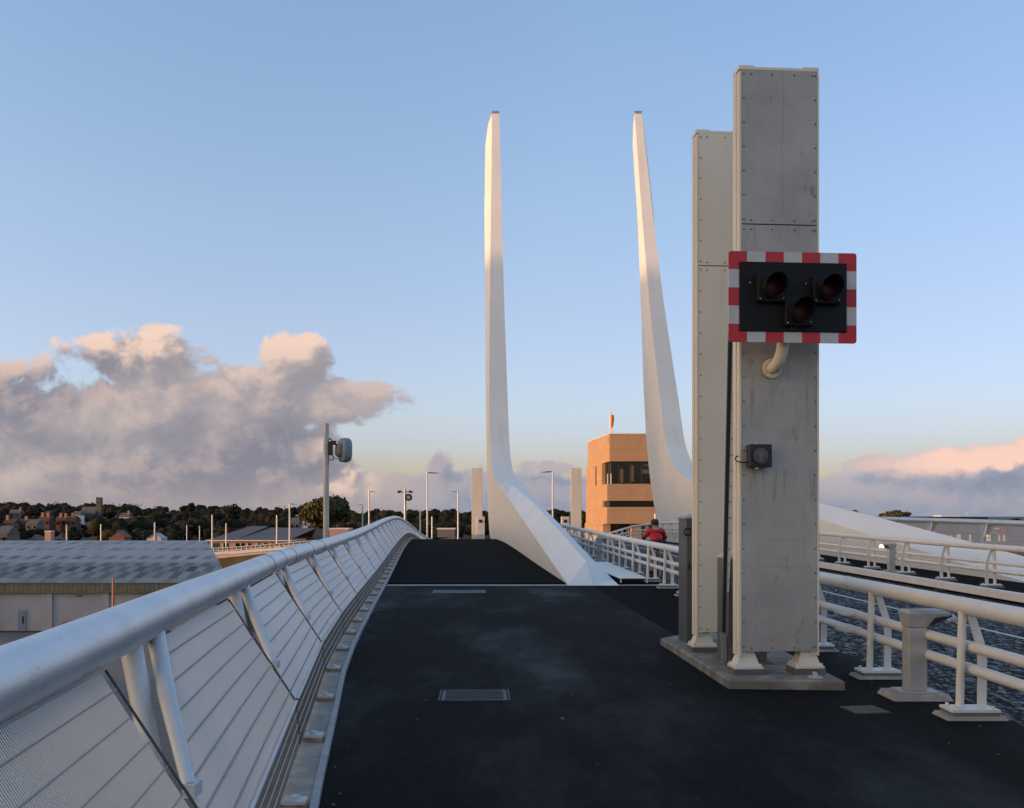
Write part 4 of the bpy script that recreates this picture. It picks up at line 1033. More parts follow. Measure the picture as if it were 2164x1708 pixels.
# ------------------------------------------------------------------ cyclist
def skin_mesh(name, pts, edges, radii, m, parent, sub=2):
    me = bpy.data.meshes.new(name); o = bpy.data.objects.new(name, me)
    org = ORG[parent.name]
    me.from_pydata([tuple(Vector(p) - org) for p in pts], edges, []); me.materials.append(m); COL.objects.link(o); o.parent = parent
    md = o.modifiers.new('skin', 'SKIN'); md.use_smooth_shade = True
    sv = me.skin_vertices[0].data
    for i, r_ in enumerate(radii):
        rr = r_ if isinstance(r_, tuple) else (r_, r_)
        sv[i].radius = rr; sv[i].use_root = (i == 0)
    sm = o.modifiers.new('sub', 'SUBSURF'); sm.levels = sub; sm.render_levels = sub
    ORG[o.name] = org
    return o
def cyclist(x0, D0):
    zb = zd(D0) - .10; f = Vector((AX, 1, 0)).normalized(); r = Vector((f.y, -f.x, 0))
    def P(a, b, c): return Vector((x0, D0, zb)) + r * a + f * b + Vector((0, 0, c))
    bk = empty('bicycle', P(0, 0, 0), 'dark bicycle ridden along the road behind the white parapet', 'bicycle')
    for b, nm in ((-.50, 'rear_wheel'), (.52, 'front_wheel')):
        mb = MB(); cc = P(0, b, .34)
        mb.tube([cc + f * (.325 * math.cos(a)) + Vector((0, 0, .325 * math.sin(a))) for a in [2 * math.pi * k / 24 for k in range(25)]], .018, 6, False); wh = mb.build('wheel', MRUBBER, bk)
        mb = MB()
        for k in range(8): a = math.pi * k / 8; mb.tube([cc + f * (.31 * math.cos(a)) + Vector((0, 0, .31 * math.sin(a))), cc - f * (.31 * math.cos(a)) - Vector((0, 0, .31 * math.sin(a)))], .003, 4, False)
        mb.build('spokes', MSTEEL, wh)
    mb = MB()
    for a, b in ((P(0, -.5, .34), P(0, 0, .29)), (P(0, 0, .29), P(0, -.16, .86)), (P(0, -.5, .34), P(0, -.13, .78)), (P(0, 0, .29), P(0, .40, .72)), (P(0, -.13, .80), P(0, .38, .86)), (P(0, .37, .95), P(0, .52, .34))): mb.tube([a, b], .018, 8)
    mb.build('frame', MDGREY, bk)
    mb = MB(); mb.tube([P(-.27, .36, 1.0), P(-.1, .40, .98), P(.1, .40, .98), P(.27, .36, 1.0)], .014, 8); mb.build('handlebar', MBLACK, bk)
    mb = MB(); mb.box(P(0, -.18, .90), (.15, .26, .05), AXYAW, bev=.02); mb.build('saddle', MBLACK, bk)
    mb = MB(); mb.tube([P(-.12, .0, .29), P(.12, 0, .29)], .015, 6); mb.box(P(-.13, .02, .13), (.09, .09, .025)); mb.box(P(.13, -.02, .45), (.09, .09, .025)); mb.build('pedal_crank', MBLACK, bk)
    pr = empty('person', P(0, -.1, 0), 'cyclist in red jacket and black shorts leaning over the handlebars, seen from behind', 'person')
    pts = [P(0, -.16, .90), P(0, -.10, 1.05), P(0, -.02, 1.21), P(0, .04, 1.30), P(0, .08, 1.37), P(0, .10, 1.43), P(0, .11, 1.49),
           P(-.19, .03, 1.28), P(-.28, .16, 1.11), P(-.26, .36, 1.02), P(.19, .03, 1.28), P(.28, .16, 1.11), P(.26, .36, 1.02),
           P(-.10, -.12, .93), P(-.13, .16, .66), P(-.125, .0, .30), P(-.13, -.03, .20), P(-.13, .10, .155),
           P(.10, -.12, .93), P(.13, .24, .82), P(.125, .02, .56), P(.13, -.05, .51), P(.13, .08, .47)]
    ed = [(0, 1), (1, 2), (2, 3), (3, 4), (4, 5), (5, 6), (3, 7), (7, 8), (8, 9), (3, 10), (10, 11), (11, 12), (0, 13), (13, 14), (14, 15), (15, 16), (16, 17), (0, 18), (18, 19), (19, 20), (20, 21), (21, 22)]
    rd = [(.15, .12), (.145, .11), (.16, .115), (.11, .09), .055, .078, .085, .06, .047, .032, .06, .047, .032, .10, .065, .048, .042, .035, .10, .065, .048, .042, .035]
    body = skin_mesh('body', pts, ed, rd, MSKIN, pr)
    jp = [P(0, -.14, .98), P(0, -.10, 1.06), P(0, -.02, 1.21), P(0, .04, 1.295), P(0, .07, 1.34), P(-.19, .03, 1.28), P(-.285, .16, 1.11), P(-.262, .33, 1.035), P(.19, .03, 1.28), P(.285, .16, 1.11), P(.262, .33, 1.035)]
    je = [(0, 1), (1, 2), (2, 3), (3, 4), (3, 5), (5, 6), (6, 7), (3, 8), (8, 9), (9, 10)]
    skin_mesh('jacket', jp, je, [(.15, .115), (.17, .125), (.195, .135), (.14, .11), .07, .085, .066, .05, .085, .066, .05], MJACKET, pr)
    sp = [P(0, -.17, .985), P(-.10, -.12, .93), P(-.125, .12, .71), P(.10, -.12, .93), P(.125, .14, .84)]
    skin_mesh('shorts', sp, [(0, 1), (1, 2), (0, 3), (3, 4)], [(.17, .13), .12, .085, .12, .085], MJBLK, pr)
    for s in (-1, 1):
        mb = MB(); mb.tube([P(s * .245, .09, 1.19), P(s * .30, .16, 1.10), P(s * .285, .25, 1.06)], [.04, .058, .045], 8); mb.build('sleeve_panel', MJBLK, pr)
        hp = P(s * .258, .375, 1.025)
        mb = MB()
        mb.sphere(hp, .045, 8, (1, 1.2, .7))
        for k in range(4): mb.tube([hp + r * (s * (-.03 + k * .02)) + f * .03, hp + r * (s * (-.03 + k * .02)) + f * .065 + Vector((0, 0, -.012)), hp + r * (s * (-.03 + k * .02)) + f * (.06 - .004 * k) + Vector((0, 0, -.045))], .0095, 6)
        mb.tube([hp - r * s * .035, hp - r * s * .05 + f * .03 + Vector((0, 0, -.03))], .011, 6)
        mb.build('hand', MSKIN, pr)
        fb = (.10, .13) if s < 0 else (.05, .47)
        mb = MB(); mb.box(P(s * .13, fb[0] - .03, fb[1] + .035), (.095, .27, .09), AXYAW, bev=.03); mb.build('shoe', MJBLK, pr)
    mb = MB(); mb.sphere(P(0, .115, 1.515), .122, 16, (.92, 1.15, .85)); mb.build('helmet', MJBLK, pr)
    mb = MB(); hc = P(0, .11, 1.46); mb.sphere(hc + f * .085 + Vector((0, 0, -.02)), .022, 6); mb.sphere(hc + r * .082, .024, 6, (.4, 1, 1.3)); mb.sphere(hc - r * .082, .024, 6, (.4, 1, 1.3)); mb.build('face_features', MSKIN, pr)
cyclist(3.92, 25.8)

# ------------------------------------------------------------------ warehouse on the left
def warehouse():
    yE, yR = 88.0, 109.0; zE, zM, zR = -4.4, -3.05, -1.18; yM = 94.2
    xL, xE, xR_ = -150.0, -26.5, -35.2
    root = empty('warehouse', (-60, 90, GZ), 'long pale warehouse with patched corrugated roof below the fence', 'warehouse')
    me = bpy.data.meshes.new('roof'); o = bpy.data.objects.new('roof', me); org = ORG[root.name]
    prof = [(yE - .5, zE - .15, 0), (91, -3.72, .22), (yM, zM, .42), (101, -2.0, .70), (yR, zR, 1.0)]
    vs = []; uvs = []; fs = []; NX = 64
    for i, (y, z, vv) in enumerate(prof):
        xe = lerp(xE, xR_, (y - yE) / (yR - yE))
        for k in range(NX + 1):
            x = min(xL + (xE - xL) * k / NX, xe); vs.append(Vector((x, y, z)) - org); uvs.append((x, vv))
    for i in range(len(prof) - 1):
        for k in range(NX): a = i * (NX + 1) + k; fs.append((a, a + 1, a + NX + 2, a + NX + 1))
    n0 = len(vs); b0 = (len(prof) - 1) * (NX + 1)
    vs += [Vector((xL, 130, zE)) - org, Vector((-43, 130, zE)) - org]; uvs += [(xL, 0), (-43, 0)]
    fs.append((b0, b0 + NX, n0 + 1, n0))
    me.from_pydata([tuple(q) for q in vs], [], fs); ul = me.uv_layers.new(name='sheet')
    for lp in me.loops: ul.data[lp.index].uv = uvs[lp.vertex_index]
    me.materials.append(MROOF); COL.objects.link(o); o.parent = root; ORG[o.name] = org
    mb = MB(); mb.box(((xL + xE) / 2, yE - .35, zE - .62), (xE - xL, .25, .92)); mb.build('fascia', MFASC, root)
    mb = MB(); mb.box(((xL + xE - 1) / 2, yE + .1, (GZ + zE - .6) / 2), (xE - xL - 1, .3, zE - .6 - GZ)); mb.build('front_wall', MWALLP, root)
    mb = MB()
    q = [(xE - 1, yE + .3, GZ), (xE - 1, yE + .3, zE - .6), (lerp(xE, xR_, .3) - .6, yM, zM - .2), (xR_ - .6, yR, zR - .2), (-43.6, 130, zE - .2), (-43.6, 130, GZ)]
    mb.add(q, [tuple(range(6))]); mb.build('gable_wall', MWALLP, root)
    mb = MB(); mb.box(((xL + xE) / 2, yE - .48, zE - .18), (xE - xL, .08, .12)); mb.build('gutter', MDGREY, root)
    for px in (105, 225, -15):
        x = (px - CX) / F * (yE - .1); mb = MB(); mb.box((x, yE - .15, (GZ + zE - 1.1) / 2), (.55, .2, zE - 1.1 - GZ)); mb.build('pilaster', MWALLP, root)
    x = (48 - CX) / F * yE; mb = MB(); mb.box((x, yE - .12, GZ + .95), (.72, .12, 1.9)); dr = mb.build('door', MBLUE, root)
    mb = MB(); mb.box((x + .12, yE - .19, GZ + 1.0), (.16, .02, .7)); mb.build('door_window', MBLACK, dr)
    x = (167 - CX) / F * yE; mb = MB(); mb.box((x, yE - .12, -5.75), (.42, .12, .16)); mb.build('wall_lamp', MDGREY, root)
warehouse()
# orange machine parked before the warehouse
x = (172 - CX) / F * 80; root = empty('site_machine', (x, 80, GZ), 'orange machine under a drab cover parked by the warehouse wall', 'machine')
mb = MB(); mb.box((x - .6, 80, GZ + .95), (1.5, 1.6, .9), bev=.08); mb.build('body', MYEL, root)
mb = MB(); mb.loft([[(x - 1.6, 79.1, GZ + 1.42), (x + 2.2, 79.1, GZ + 1.42), (x + 2.2, 80.9, GZ + 1.42), (x - 1.6, 80.9, GZ + 1.42)], [(x - 1.2, 79.3, GZ + 1.75), (x + 2.0, 79.3, GZ + 1.85), (x + 2.0, 80.7, GZ + 1.85), (x - 1.2, 80.7, GZ + 1.75)]]); mb.build('cover', MTARP, root)
for s in (-1.1, .1):
    mb = MB(); mb.tube([(x + s, 79.2, GZ + .42), (x + s, 80.8, GZ + .42)], .42, 14); mb.build('wheel', MRUBBER, root)
# pale quay apron in front of it
mb = MB(); mb.box((-70, 60, GZ + .02), (170, 52, .06)); tag(mb.build('quay_apron', MCONCD), kind='structure')

# small gabled buildings over the warehouse ridge
def hut(name, label, px, ytop, ybot, wpx, D, wallm, roofm, gable=True, group=None, windows=0):
    x = (px - CX) / F * D; w_ = wpx / F * D; zt = EYE + (HY - ytop) / F * D; zb = min(EYE + (HY - ybot) / F * D - 3, zt - 4)
    ze = lerp(zt, EYE + (HY - ybot) / F * D, .62) if gable else zt
    root = empty(name, (x, D, zb), label, 'house', group)
    dep = w_ * 1.2
    mb = MB(); mb.box((x, D + dep / 2, (zb + ze) / 2), (w_, dep, ze - zb)); wl = mb.build('wall', wallm, root)
    if gable:
        mb = MB(); mb.add([(x - w_ / 2, D, ze), (x + w_ / 2, D, ze), (x, D, zt)], [(0, 1, 2)]); mb.build('gable', wallm, root)
        mb = MB(); o_ = w_ * .06
        mb.add([(x - w_ / 2 - o_, D - .2, ze - .1), (x, D - .2, zt + .08), (x + w_ / 2 + o_, D - .2, ze - .1), (x - w_ / 2 - o_, D + dep, ze - .1), (x, D + dep, zt + .08), (x + w_ / 2 + o_, D + dep, ze - .1)], [(0, 1, 4, 3), (1, 2, 5, 4)])
        mb.build('roof', roofm, root)
    else:
        mb = MB(); mb.box((x, D + dep / 2, zt + .1), (w_ * 1.06, dep * 1.04, .2)); mb.build('roof', roofm, root)
    return root
hut('gabled_house', 'house with steep red gable peeping over the warehouse ridge', 246, 1122, 1142, 32, 170, MTILE, MTILE)
hut('gabled_hut', 'pale gabled hut peeping over the warehouse ridge by a short post', 325, 1128, 1142, 30, 150, MPARA, MWALLP)
hut('brick_hut', 'small flat topped brick box over the warehouse ridge at the left', 101, 1124, 1142, 13, 200, MPBRICK, MW, False)
hut('brick_hut', 'flat brick box behind the fence handrail right of the sensor pole', 716, 1119, 1135, 40, 150, MPBRICK, MW, False)
hut('white_shed', 'low white flat roofed shed past the falling end of the fence', 942, 1119, 1135, 36, 150, MGREY, MW, False)

# building with slate roof on the approach, and the ramp before it
def station():
    D = 165; s = D / F
    def X(px): return (px - CX) * s
    def Z(py): return EYE + (HY - py) * s
    root = empty('brick_station', (X(520), D, GZ), 'low pale brick building with slate roofs and dark windows on the left', 'building')
    zb, ze = GZ, Z(1144)
    mb = MB(); mb.box((X(555), D + 5, (zb + ze) / 2), (X(625) - X(490), 10, ze - zb)); mb.box((X(465), D + 4.6, (zb + ze) / 2), (X(490) - X(443) - .05, 9, ze - zb)); mb.build('wall', MPBRICK, root)
    mb = MB(); mb.box((X(465), D + 4.4, ze + .12), (X(496) - X(437), 10, .2)); mb.box((X(555), D + 4.7, ze + .12), (X(628) - X(499), 11, .2)); mb.build('eave_board', MW, root)
    mb = MB()
    mb.add([(X(500), D - .6, ze + .24), (X(612), D - .6, ze + .24), (X(645), D + 9, Z(1118)), (X(545), D + 9, Z(1116))], [(0, 1, 2, 3)])
    mb.add([(X(440), D - .6, ze + .24), (X(499.5), D - .6, ze + .24), (X(540), D + 9, Z(1113)), (X(500), D + 9, Z(1113))], [(0, 1, 2, 3)])
    mb.add([(X(500), D + 18, ze), (X(612), D + 18, ze), (X(645), D + 9.01, Z(1118)), (X(545), D + 9.01, Z(1116))], [(3, 2, 1, 0)])
    mb.build('roof', MSLATE, root)
    for px, w_, m in ((456, 13, MGREEN), (477, 10, MGLASS), (502, 8, MGLASS), (513, 6, MGLASS), (527, 5, MGLASS), (547, 4, MGLASS), (561, 7, MGLASS), (576, 7, MGLASS), (596, 6, MGLASS)):
        mb = MB(); zt_ = Z(1148); zb_ = Z(1166) if px < 540 or px > 555 else Z(1156); mb.box((X(px), D - .02 if px > 490 else D + .08, (zt_ + zb_) / 2), (w_ * s, .1, zt_ - zb_)); wi = mb.build('window', m, root)
        mb = MB(); mb.box((X(px - w_ / 2) - .06, D - .06 if px > 490 else D + .02, (zt_ + zb_) / 2), (.1, .1, zt_ - zb_)); mb.build('frame', MW, wi)
    # the dark roofed hall beside it
    r2 = empty('dark_hall', (X(680), D + 14, GZ), 'wide building with near black pitched roof right of the slate roofs', 'building')
    D2 = D + 12; s2 = D2 / F
    def X2(px): return (px - CX) * s2
    def Z2(py): return EYE + (HY - py) * s2
    mb = MB(); mb.box((X2(665), D2 + 6, (GZ + Z2(1149)) / 2), (X2(745) - X2(592), 12, Z2(1149) - GZ)); mb.build('wall', MGREY, r2)
    mb = MB(); mb.add([(X2(588), D2 - .5, Z2(1149)), (X2(760), D2 - .5, Z2(1149)), (X2(745), D2 + 9, Z2(1119)), (X2(618), D2 + 9, Z2(1119)), (X2(588), D2 + 18, Z2(1149)), (X2(760), D2 + 18, Z2(1149))], [(0, 1, 2, 3), (3, 2, 5, 4), (1, 5, 2), (0, 3, 4)]); mb.build('roof', MDROOF, r2)
    mb = MB(); mb.box((X2(650), D2 - .6, Z2(1150)), (X2(715) - X2(600), .15, .14)); mb.build('gutter', MW, r2)
    # ramp with pale parapet
    r3 = empty('approach_ramp', (X(520), 140, GZ), 'sunlit pale parapet of the approach road with fence on top', 'ramp')
    top = [(441, 1167, 136), (500, 1164, 135.6), (560, 1159, 135.2), (620, 1154, 134.8), (700, 1147, 134.4), (800, 1136, 134)]
    T = [at(*q) for q in top]; Bm = [at(px, 1182 - (px - 441) * .10, D) for px, py, D in top]
    mb = MB(); mb.loft([[a, b, b + Vector((.1, .5, 0)), a + Vector((.1, .5, 0))] for a, b in zip(T, Bm)]); mb.build('parapet_wall', MPARA, r3)
    mb = MB(); mb.loft([[b + Vector((.05, .05, -.01)), Vector((b.x + 3.5, b.y - .5, GZ)), Vector((b.x + 8, b.y + 8, GZ)), b + Vector((.3, .45, -.01))] for b in Bm]); mb.build('earth_bank', MEARTH, r3)
    mb = MB(); mb.loft([[a + Vector((0, -.12, -.05)), a + Vector((0, -.12, -.42)), a + Vector((0, -.01, -.42)), a + Vector((0, -.01, -.05))] for a in T]); mb.build('string_course', MW, r3)
    mb = MB(); mb.loft([[a + Vector((0, .5, 0)), a + Vector((10, 9, -.2))] for a in T], False, False); mb.build('roadway', MASPH2, r3)
    fr = MB(); fr.tube([a + Vector((0, .2, .52)) for a in T], .05, 6); fr.tube([a + Vector((0, .2, .15)) for a in T], .04, 6)
    fr.build('guard_rail', MW, r3)
    for i in range(len(T) - 1):
        for k in range(6):
            p = lerp(T[i], T[i + 1], k / 6); fr = MB(); fr.tube([p + Vector((0, .2, 0)), p + Vector((0, .2, .52))], .05, 5); fr.build('rail_post', MW, r3)
        fr = MB(); a, b = T[i] + Vector((0, .24, .17)), T[i + 1] + Vector((0, .24, .17)); up = Vector((0, 0, .32)); fr.add([a, b, b + up, a + up, a + Vector((0, .03, 0)), b + Vector((0, .03, 0)), b + up + Vector((0, .03, 0)), a + up + Vector((0, .03, 0))], [(0, 1, 2, 3), (7, 6, 5, 4), (0, 4, 5, 1), (3, 2, 6, 7)]); fr.build('mesh_infill', MGREY, r3)
station()

# ------------------------------------------------------------------ right hand distance
D = 150.; s = D / F
def X(px): return (px - CX) * s
def Z(py): return EYE + (HY - py) * s
root = empty('quay_shed', (X(1990), D, GZ), 'long low grey quayside shed with flat dark roof and lit windows', 'building')
mb = MB(); mb.box((X(1975), D + 9, (GZ + Z(1104)) / 2), (X(2230) - X(1720), 18, Z(1104) - GZ)); mb.build('wall', MGREY, root)
mb = MB(); mb.box((X(1965), D + 8.6, (Z(1104) + Z(1092.5)) / 2 + .01), (X(2085) - X(1845), 18, Z(1092.5) - Z(1104))); mb.build('roof', MDROOF, root)
mb = MB(); mb.box((X(2025), D + 4, Z(1090.5)), (X(2045) - X(2005), 3, .2)); mb.tube([(X(2062), D + 3, Z(1092)), (X(2062), D + 3, Z(1083))], .04, 5); mb.box((X(2062), D + 3, Z(1083)), (.6, .04, .05)); mb.build('roof_plant', MW, root)
for px, w_ in ((2026, 8), (2050, 4), (2089, 9), (2112, 3), (2122, 4), (2010, 3)):
    mb = MB(); mb.box((X(px), D - .03, Z(1137)), (w_ * s, .1, 14 * s)); wi = mb.build('window', MLITW, root)
    mb = MB(); mb.box((X(px), D - .09, Z(1137)), (w_ * s * .9, .03, .08)); mb.build('glazing_bar', MFRAME, wi)
for px in (1940, 2104):
    mb = MB(); mb.box((X(px), D - .3, Z(1117)), (.7, .3, .12)); mb.build('wall_lamp', MLITW, root)
mb = MB(); mb.box((X(2119), D - .3, Z(1120)), (.6, .3, .7)); mb.build('red_sign', MRED, root)

# light-coloured channel end on the road at the right edge
mb = MB(); mb.box((xr2(18) - .8, 18.0, .06), (.62, .8, .24), bev=.02)
tag(mb.build('drain_box', MWHT), 'pale concrete drain box at the near end of the white kerb by the road', 'drain box')
mb2 = MB()

# ------------------------------------------------------------------ trees, wood and town
def crown(mb, c, rx, ry, rz, n, leaf, seed, lump=.35):
    rnd = random.Random(seed); c = Vector(c)
    lobes = [(Vector((rnd.gauss(0, .42) * rx, rnd.gauss(0, .42) * ry, rnd.uniform(-.35, .55) * rz)), rnd.uniform(.38, .62)) for _ in range(9)]
    for i in range(n):
        lc, lr = lobes[rnd.randrange(len(lobes))]
        d_ = Vector((rnd.gauss(0, 1), rnd.gauss(0, 1), rnd.gauss(0, 1))).normalized()
        rr = rnd.uniform(.55, 1.0) ** .5
        p = c + lc + Vector((d_.x * rx * lr, d_.y * ry * lr, d_.z * rz * lr)) * rr
        a = Vector((rnd.gauss(0, 1), rnd.gauss(0, 1), rnd.gauss(0, .7))).normalized(); b = a.cross(d_)
        if b.length < .05: continue
        b.normalize(); q = leaf * rnd.uniform(.6, 1.4)
        mb.add([p - a * q - b * q * .6, p + a * q * .9 - b * q * .5, p + a * q * .4 + b * q * .8, p - a * q * .7 + b * q * .6], [(0, 1, 2, 3)])
def tree(label, px, ytop, ybot, wpx, D, m, n, leaf, seed, shape=1.0, group=None):
    x = (px - CX) / F * D; zt = EYE + (HY - ytop) / F * D; zc = EYE + (HY - ybot) / F * D; w_ = wpx / F * D / 2
    zg = min(hill(x, D), zc - 1.5)
    root = empty('tree', (x, D, zg), label, 'tree', group or 'single trees standing out from the wood')
    hz = (zt - zc) / 2
    mb = MB(); mb.tube([(x, D, zg - .5), (x + .1, D, zc), (x, D, zc + hz)], [w_ * .09, w_ * .07, w_ * .03], 7)
    rnd = random.Random(seed + 5)
    for k in range(6):
        a = rnd.uniform(0, 6.28); mb.tube([(x, D, zc + hz * rnd.uniform(0, .5)), (x + math.cos(a) * w_ * .55, D + math.sin(a) * w_ * .55, zc + hz * rnd.uniform(.8, 1.4))], [w_ * .04, w_ * .012], 5)
    mb.build('trunk', MBARK, root)
    mb = MB(); crown(mb, (x, D, zc + hz), w_ * 1.0, w_ * 1.0 * shape, hz * .98, n, leaf, seed); mb.build('crown', m, root)
    return root
tree('big round tree left of centre, behind the sensor pole', 704, 1047, 1128, 122, 230, MLEAF2, 5200, .42, 3)
tree('tall narrow dark tree above the wood, right of the church tower', 402, 1062, 1090, 17, 620, MLEAF, 900, .6, 4)
tree('tall dark tree above the wood over the slate roofed building', 491, 1066, 1110, 38, 520, MLEAF, 1300, .6, 5)
tree('yellowing tree in the middle of the wood left of centre', 296, 1089, 1108, 38, 480, MLEAF3, 1000, .5, 6)
tree('rusty brown bushy tree just right of the big round tree', 738, 1103, 1122, 40, 210, MLEAF4, 1000, .33, 7)
tree('rusty brown bushy tree below the lamp posts', 790, 1100, 1118, 44, 260, MLEAF4, 1000, .38, 8)
tree('round dark tree on the right skyline, left of the roof', 1800, 1077, 1096, 26, 420, MHEDGE, 700, .5, 9)
tree('bushy brown green tree on the right skyline above the dark roof', 1890, 1078, 1100, 46, 420, MLEAF2, 1300, .5, 10)
tree('dark tree behind the lamp post between wing and far tower', 1185, 1074, 1120, 46, 300, MHEDGE, 1300, .5, 11)
tree('dark tree between the far tower and the tan building', 1234, 1077, 1120, 26, 300, MHEDGE, 900, .5, 12)
tree('dark tree right behind the left far barrier tower', 1019, 1078, 1120, 24, 330, MHEDGE, 900, .5, 13)

HS = [('brick house with two tall sunlit chimneys, left of the other chimneys', 91, 1098, 520, 9, MBRICK, MTILE, (-1.6, 1.4)),
      ('brick house with two slim sunlit chimneys, below the church nave', 128, 1099, 530, 9, MBRICK, MTILE, (-1.2, 1.6)),
      ('brick house with one stout sunlit chimney, nearest below the church', 148, 1099, 525, 7, MBRICK, MTILE, (.2,)),
      ('pale fronted brick house low at the left edge of the town', 18, 1104, 500, 8, MPBRICK, MTILE, (-2,)),
      ('brick house with tile roof at the left between two pale ones', 42, 1106, 505, 8, MBRICK, MTILE, (2,)),
      ('pale house with grey roof low in the left trees', 66, 1107, 490, 8, MPBRICK, MSLATE, ()),
      ('slate roofed house high on the left skyline', 30, 1083, 700, 11, MGREY, MSLATE, (3,)),
      ('slate roofed house left of the church on the upper slope', 95, 1085, 720, 10, MGREY, MSLATE, (-3,)),
      ('white fronted house on the upper slope above the chimneys', 160, 1087, 650, 7, MW, MSLATE, ()),
      ('grey roofed house right of the church on the slope', 262, 1091, 640, 9, MW, MSLATE, (2,)),
      ('white gabled house among trees left of the big round tree', 640, 1100, 480, 6, MW, MSLATE, ()),
      ('grey house among trees behind the lamp post left of the round tree', 622, 1104, 470, 6, MGREY, MSLATE, ()),
      ('cream house at the extreme left edge above the warehouse roof', 2, 1128, 300, 5, MPBRICK, MSLATE, ())]

# far wood covering the slopes: one mass of rounded crowns, with glades where the houses stand
mb = MB(); rnd = random.Random(21)
GL = [(h[1], h[3], 4 + h[4] * F / h[3] * .5) for h in HS] + [(200, 760, 26), (170, 760, 16)]
def lump(c, rx, rz, seed):
    rings = []; o = Vector((seed * 7.3, seed * 1.7, 0))
    for i in range(1, 6):
        th = math.pi * i / 6; r_ = []
        for k in range(9):
            ph = 2 * math.pi * k / 9
            d_ = Vector((math.sin(th) * math.cos(ph), math.sin(th) * math.sin(ph), math.cos(th)))
            q = 1 + .42 * mnoise.noise(d_ * 1.9 + o)
            r_.append((c[0] + d_.x * rx * q, c[1] + d_.y * rx * q, c[2] + d_.z * rz * q))
        rings.append(r_)
    mb.smooth = True; mb.loft(rings); mb.smooth = False
def wood(n, a0, a1, r0, r1, hs):
    for i in range(n):
        a = rnd.uniform(a0, a1); r_ = rnd.uniform(r0, r1); x = r_ * math.sin(a); y = r_ * math.cos(a)
        px = CX + F * x / y
        h = rnd.uniform(*hs); w_ = h * rnd.uniform(.42, .8); z = hill(x, y)
        if any(y < gd + 3 and abs(px - gx) < gw for gx, gd, gw in GL): h *= .45; w_ *= .6
        nl = 4 if w_ > 3.5 else 2
        for q in range(nl):
            lump((x + rnd.gauss(0, .33) * w_, y + rnd.gauss(0, .33) * w_, z + h * rnd.uniform(.42, .66)), w_ * rnd.uniform(.5, .75), h * rnd.uniform(.28, .40), rnd.random() * 50)
        crown(mb, (x, y, z + h * .54), w_ * 1.15, w_ * 1.15, h * .52, 40 + int(16000 / r_), w_ * .10, rnd.randrange(10**6))
wood(300, -.53, .16, 430, 620, (5, 10)); wood(380, -.53, .20, 620, 1000, (5, 12)); wood(420, -.55, .35, 950, 1250, (5, 12)); wood(150, .16, .56, 700, 1200, (3, 7))
wood(50, .02, .14, 300, 430, (5, 9)); wood(110, -.5, -.12, 240, 420, (3, 7))
o = mb.build('woodland', MWOOD, loc=(0, 0, GZ)); tag(o, 'dark wooded hillside along the whole left horizon', None, None, 'stuff')

# church on the hill
D = 760.; s = D / F; x = (210 - CX) * s; zt = EYE + (HY - 1055) * s; zb = hill(x, D)
root = empty('church', (x, D, zb), 'grey church tower with four corner turrets on the wooded skyline', 'church')
tw = 10 * s
mb = MB(); mb.box((x, D, (zb + zt) / 2), (tw, tw, zt - zb)); tr = mb.build('tower', MSTONE, root)
mb = MB()
for a in (-1, 1):
    for b in (-1, 1): mb.box((x + a * tw * .36, D + b * tw * .36, zt + .7), (tw * .28, tw * .28, 1.5))
mb.build('turret', MSTONE, tr)
mb = MB(); mb.box((x, D - tw / 2 - .03, zt - 2.6), (tw * .26, .1, 2.0)); mb.build('belfry_window', MBLACK, tr)
nx0 = x - 36 * s; mb = MB(); mb.loft([[(nx0, D - 3.5, zb + 6), (nx0, D + 3.5, zb + 6), (nx0, D, zb + 11.5)], [(x - tw / 2, D - 3.5, zb + 6), (x - tw / 2, D + 3.5, zb + 6), (x - tw / 2, D, zb + 11.5)]]); mb.build('nave_roof', MSLATE, root)
mb = MB(); mb.box(((nx0 + x - tw / 2) / 2, D, zb + 3), (x - tw / 2 - nx0, 7, 6)); mb.build('nave_wall', MSTONE, root)

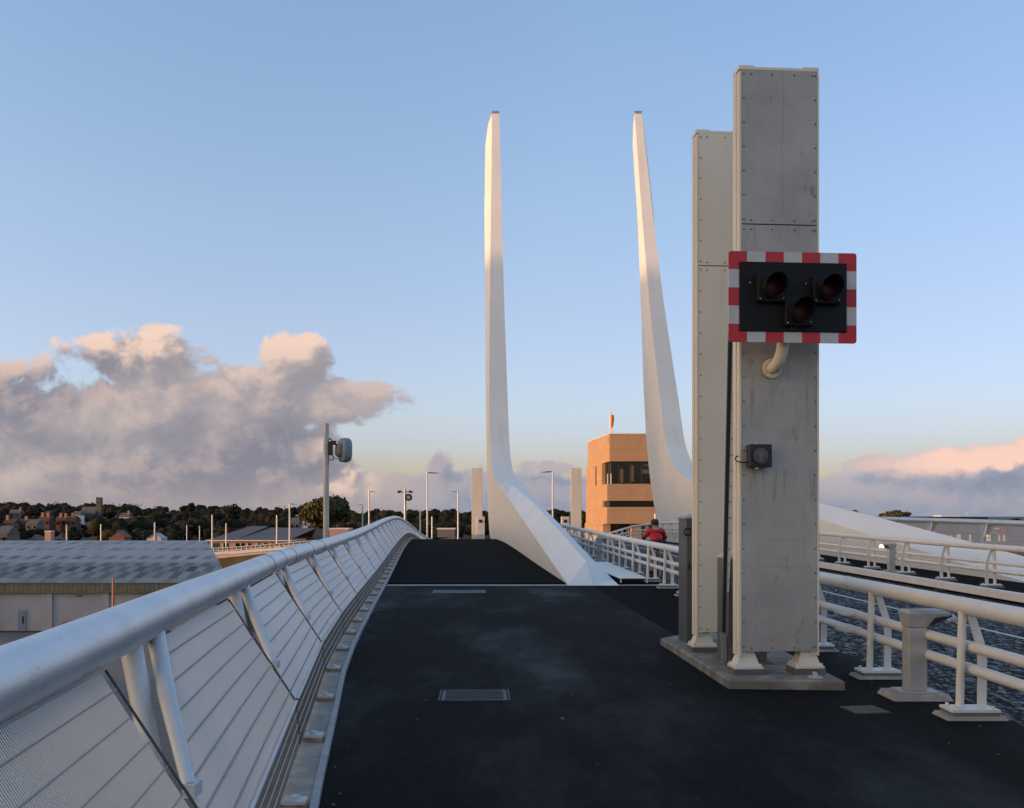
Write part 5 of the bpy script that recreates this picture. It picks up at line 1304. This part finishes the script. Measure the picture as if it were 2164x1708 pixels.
def house(label, px, py, D, wm, m, rm, chim):
    py += 2
    wm *= .72; s = D / F; x = (px - CX) * s; z = EYE + (HY - py) * s; zb = min(hill(x, D), z - 5)
    root = empty('terraced_house', (x, D, zb), label, 'house', 'houses among the trees of the left hillside')
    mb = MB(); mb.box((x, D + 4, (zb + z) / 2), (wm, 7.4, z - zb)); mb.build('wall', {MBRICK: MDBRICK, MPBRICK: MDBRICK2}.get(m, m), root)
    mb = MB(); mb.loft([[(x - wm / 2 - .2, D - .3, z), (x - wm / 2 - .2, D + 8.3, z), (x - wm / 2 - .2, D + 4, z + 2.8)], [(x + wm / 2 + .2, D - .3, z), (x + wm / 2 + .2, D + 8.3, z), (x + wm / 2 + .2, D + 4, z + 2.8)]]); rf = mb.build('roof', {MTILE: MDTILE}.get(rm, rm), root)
    for c in chim:
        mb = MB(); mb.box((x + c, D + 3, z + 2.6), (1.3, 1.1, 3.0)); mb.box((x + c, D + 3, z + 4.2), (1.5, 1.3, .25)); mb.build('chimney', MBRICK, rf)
    for k in (-.28, .28):
        mb = MB(); mb.box((x + k * wm, D - .02, z - 1.4), (1.0, .1, 1.3)); mb.build('window', MGLASS, root)
for h in HS: house(*h)

# ------------------------------------------------------------------ unseen tall blocks added behind the viewer to shade deck and warehouse
def block(name, label, q0, q1, along, top, dp, m):
    # q measured across the sun's direction
    e = Vector((SUN_XY.x, SUN_XY.y, 0)); c = Vector((-SUN_XY.y, SUN_XY.x, 0))
    root = empty(name, e * along + c * (q0 + q1) / 2 + Vector((0, 0, GZ)), label, 'building')
    def P(q, a, z): return e * a + c * q + Vector((0, 0, z))
    mb = MB(); mb.loft([[P(q0, along, GZ), P(q1, along, GZ), P(q1, along + dp, GZ), P(q0, along + dp, GZ)], [P(q0, along, top), P(q1, along, top), P(q1, along + dp, top), P(q0, along + dp, top)]]); mb.build('wall', m, root)
    mb = MB()
    n = int(abs(q1 - q0) / 9)
    for i in range(n):
        q = lerp(q0, q1, (i + .5) / n); mb.tube([P(q, along + dp * .5, top), P(q, along + dp * .5, top + .6)], 1.2, 8)
    mb.build('roof_vent', MSTEEL, root)
    for i in range(n):
        q = lerp(q0, q1, (i + .5) / n); mb = MB()
        for z in drange(GZ + 3, top - 4, 6.0): mb.add([P(q - 1.5, along - .05, z), P(q + 1.5, along - .05, z), P(q + 1.5, along - .05, z + 2), P(q - 1.5, along - .05, z + 2)], [(0, 1, 2, 3)])
        mb.build('window_column', MGLASS, root)
    return root
CQ = lambda x, y: -SUN_XY.y * x + SUN_XY.x * y
block('shade_block_tall', 'very tall unseen block added behind the viewer to shade the near deck', -66.3, CQ(60, -40), 200, 41.0, 25, MWALLP)
block('shade_block_low', 'lower unseen block added behind the viewer to shade the warehouse', CQ(-58, 120), CQ(-25, 86), 200, 21.5, 20, MBRICK)

S.render.engine = 'CYCLES'
S.cycles.max_bounces = 6
S.cycles.use_denoising = True
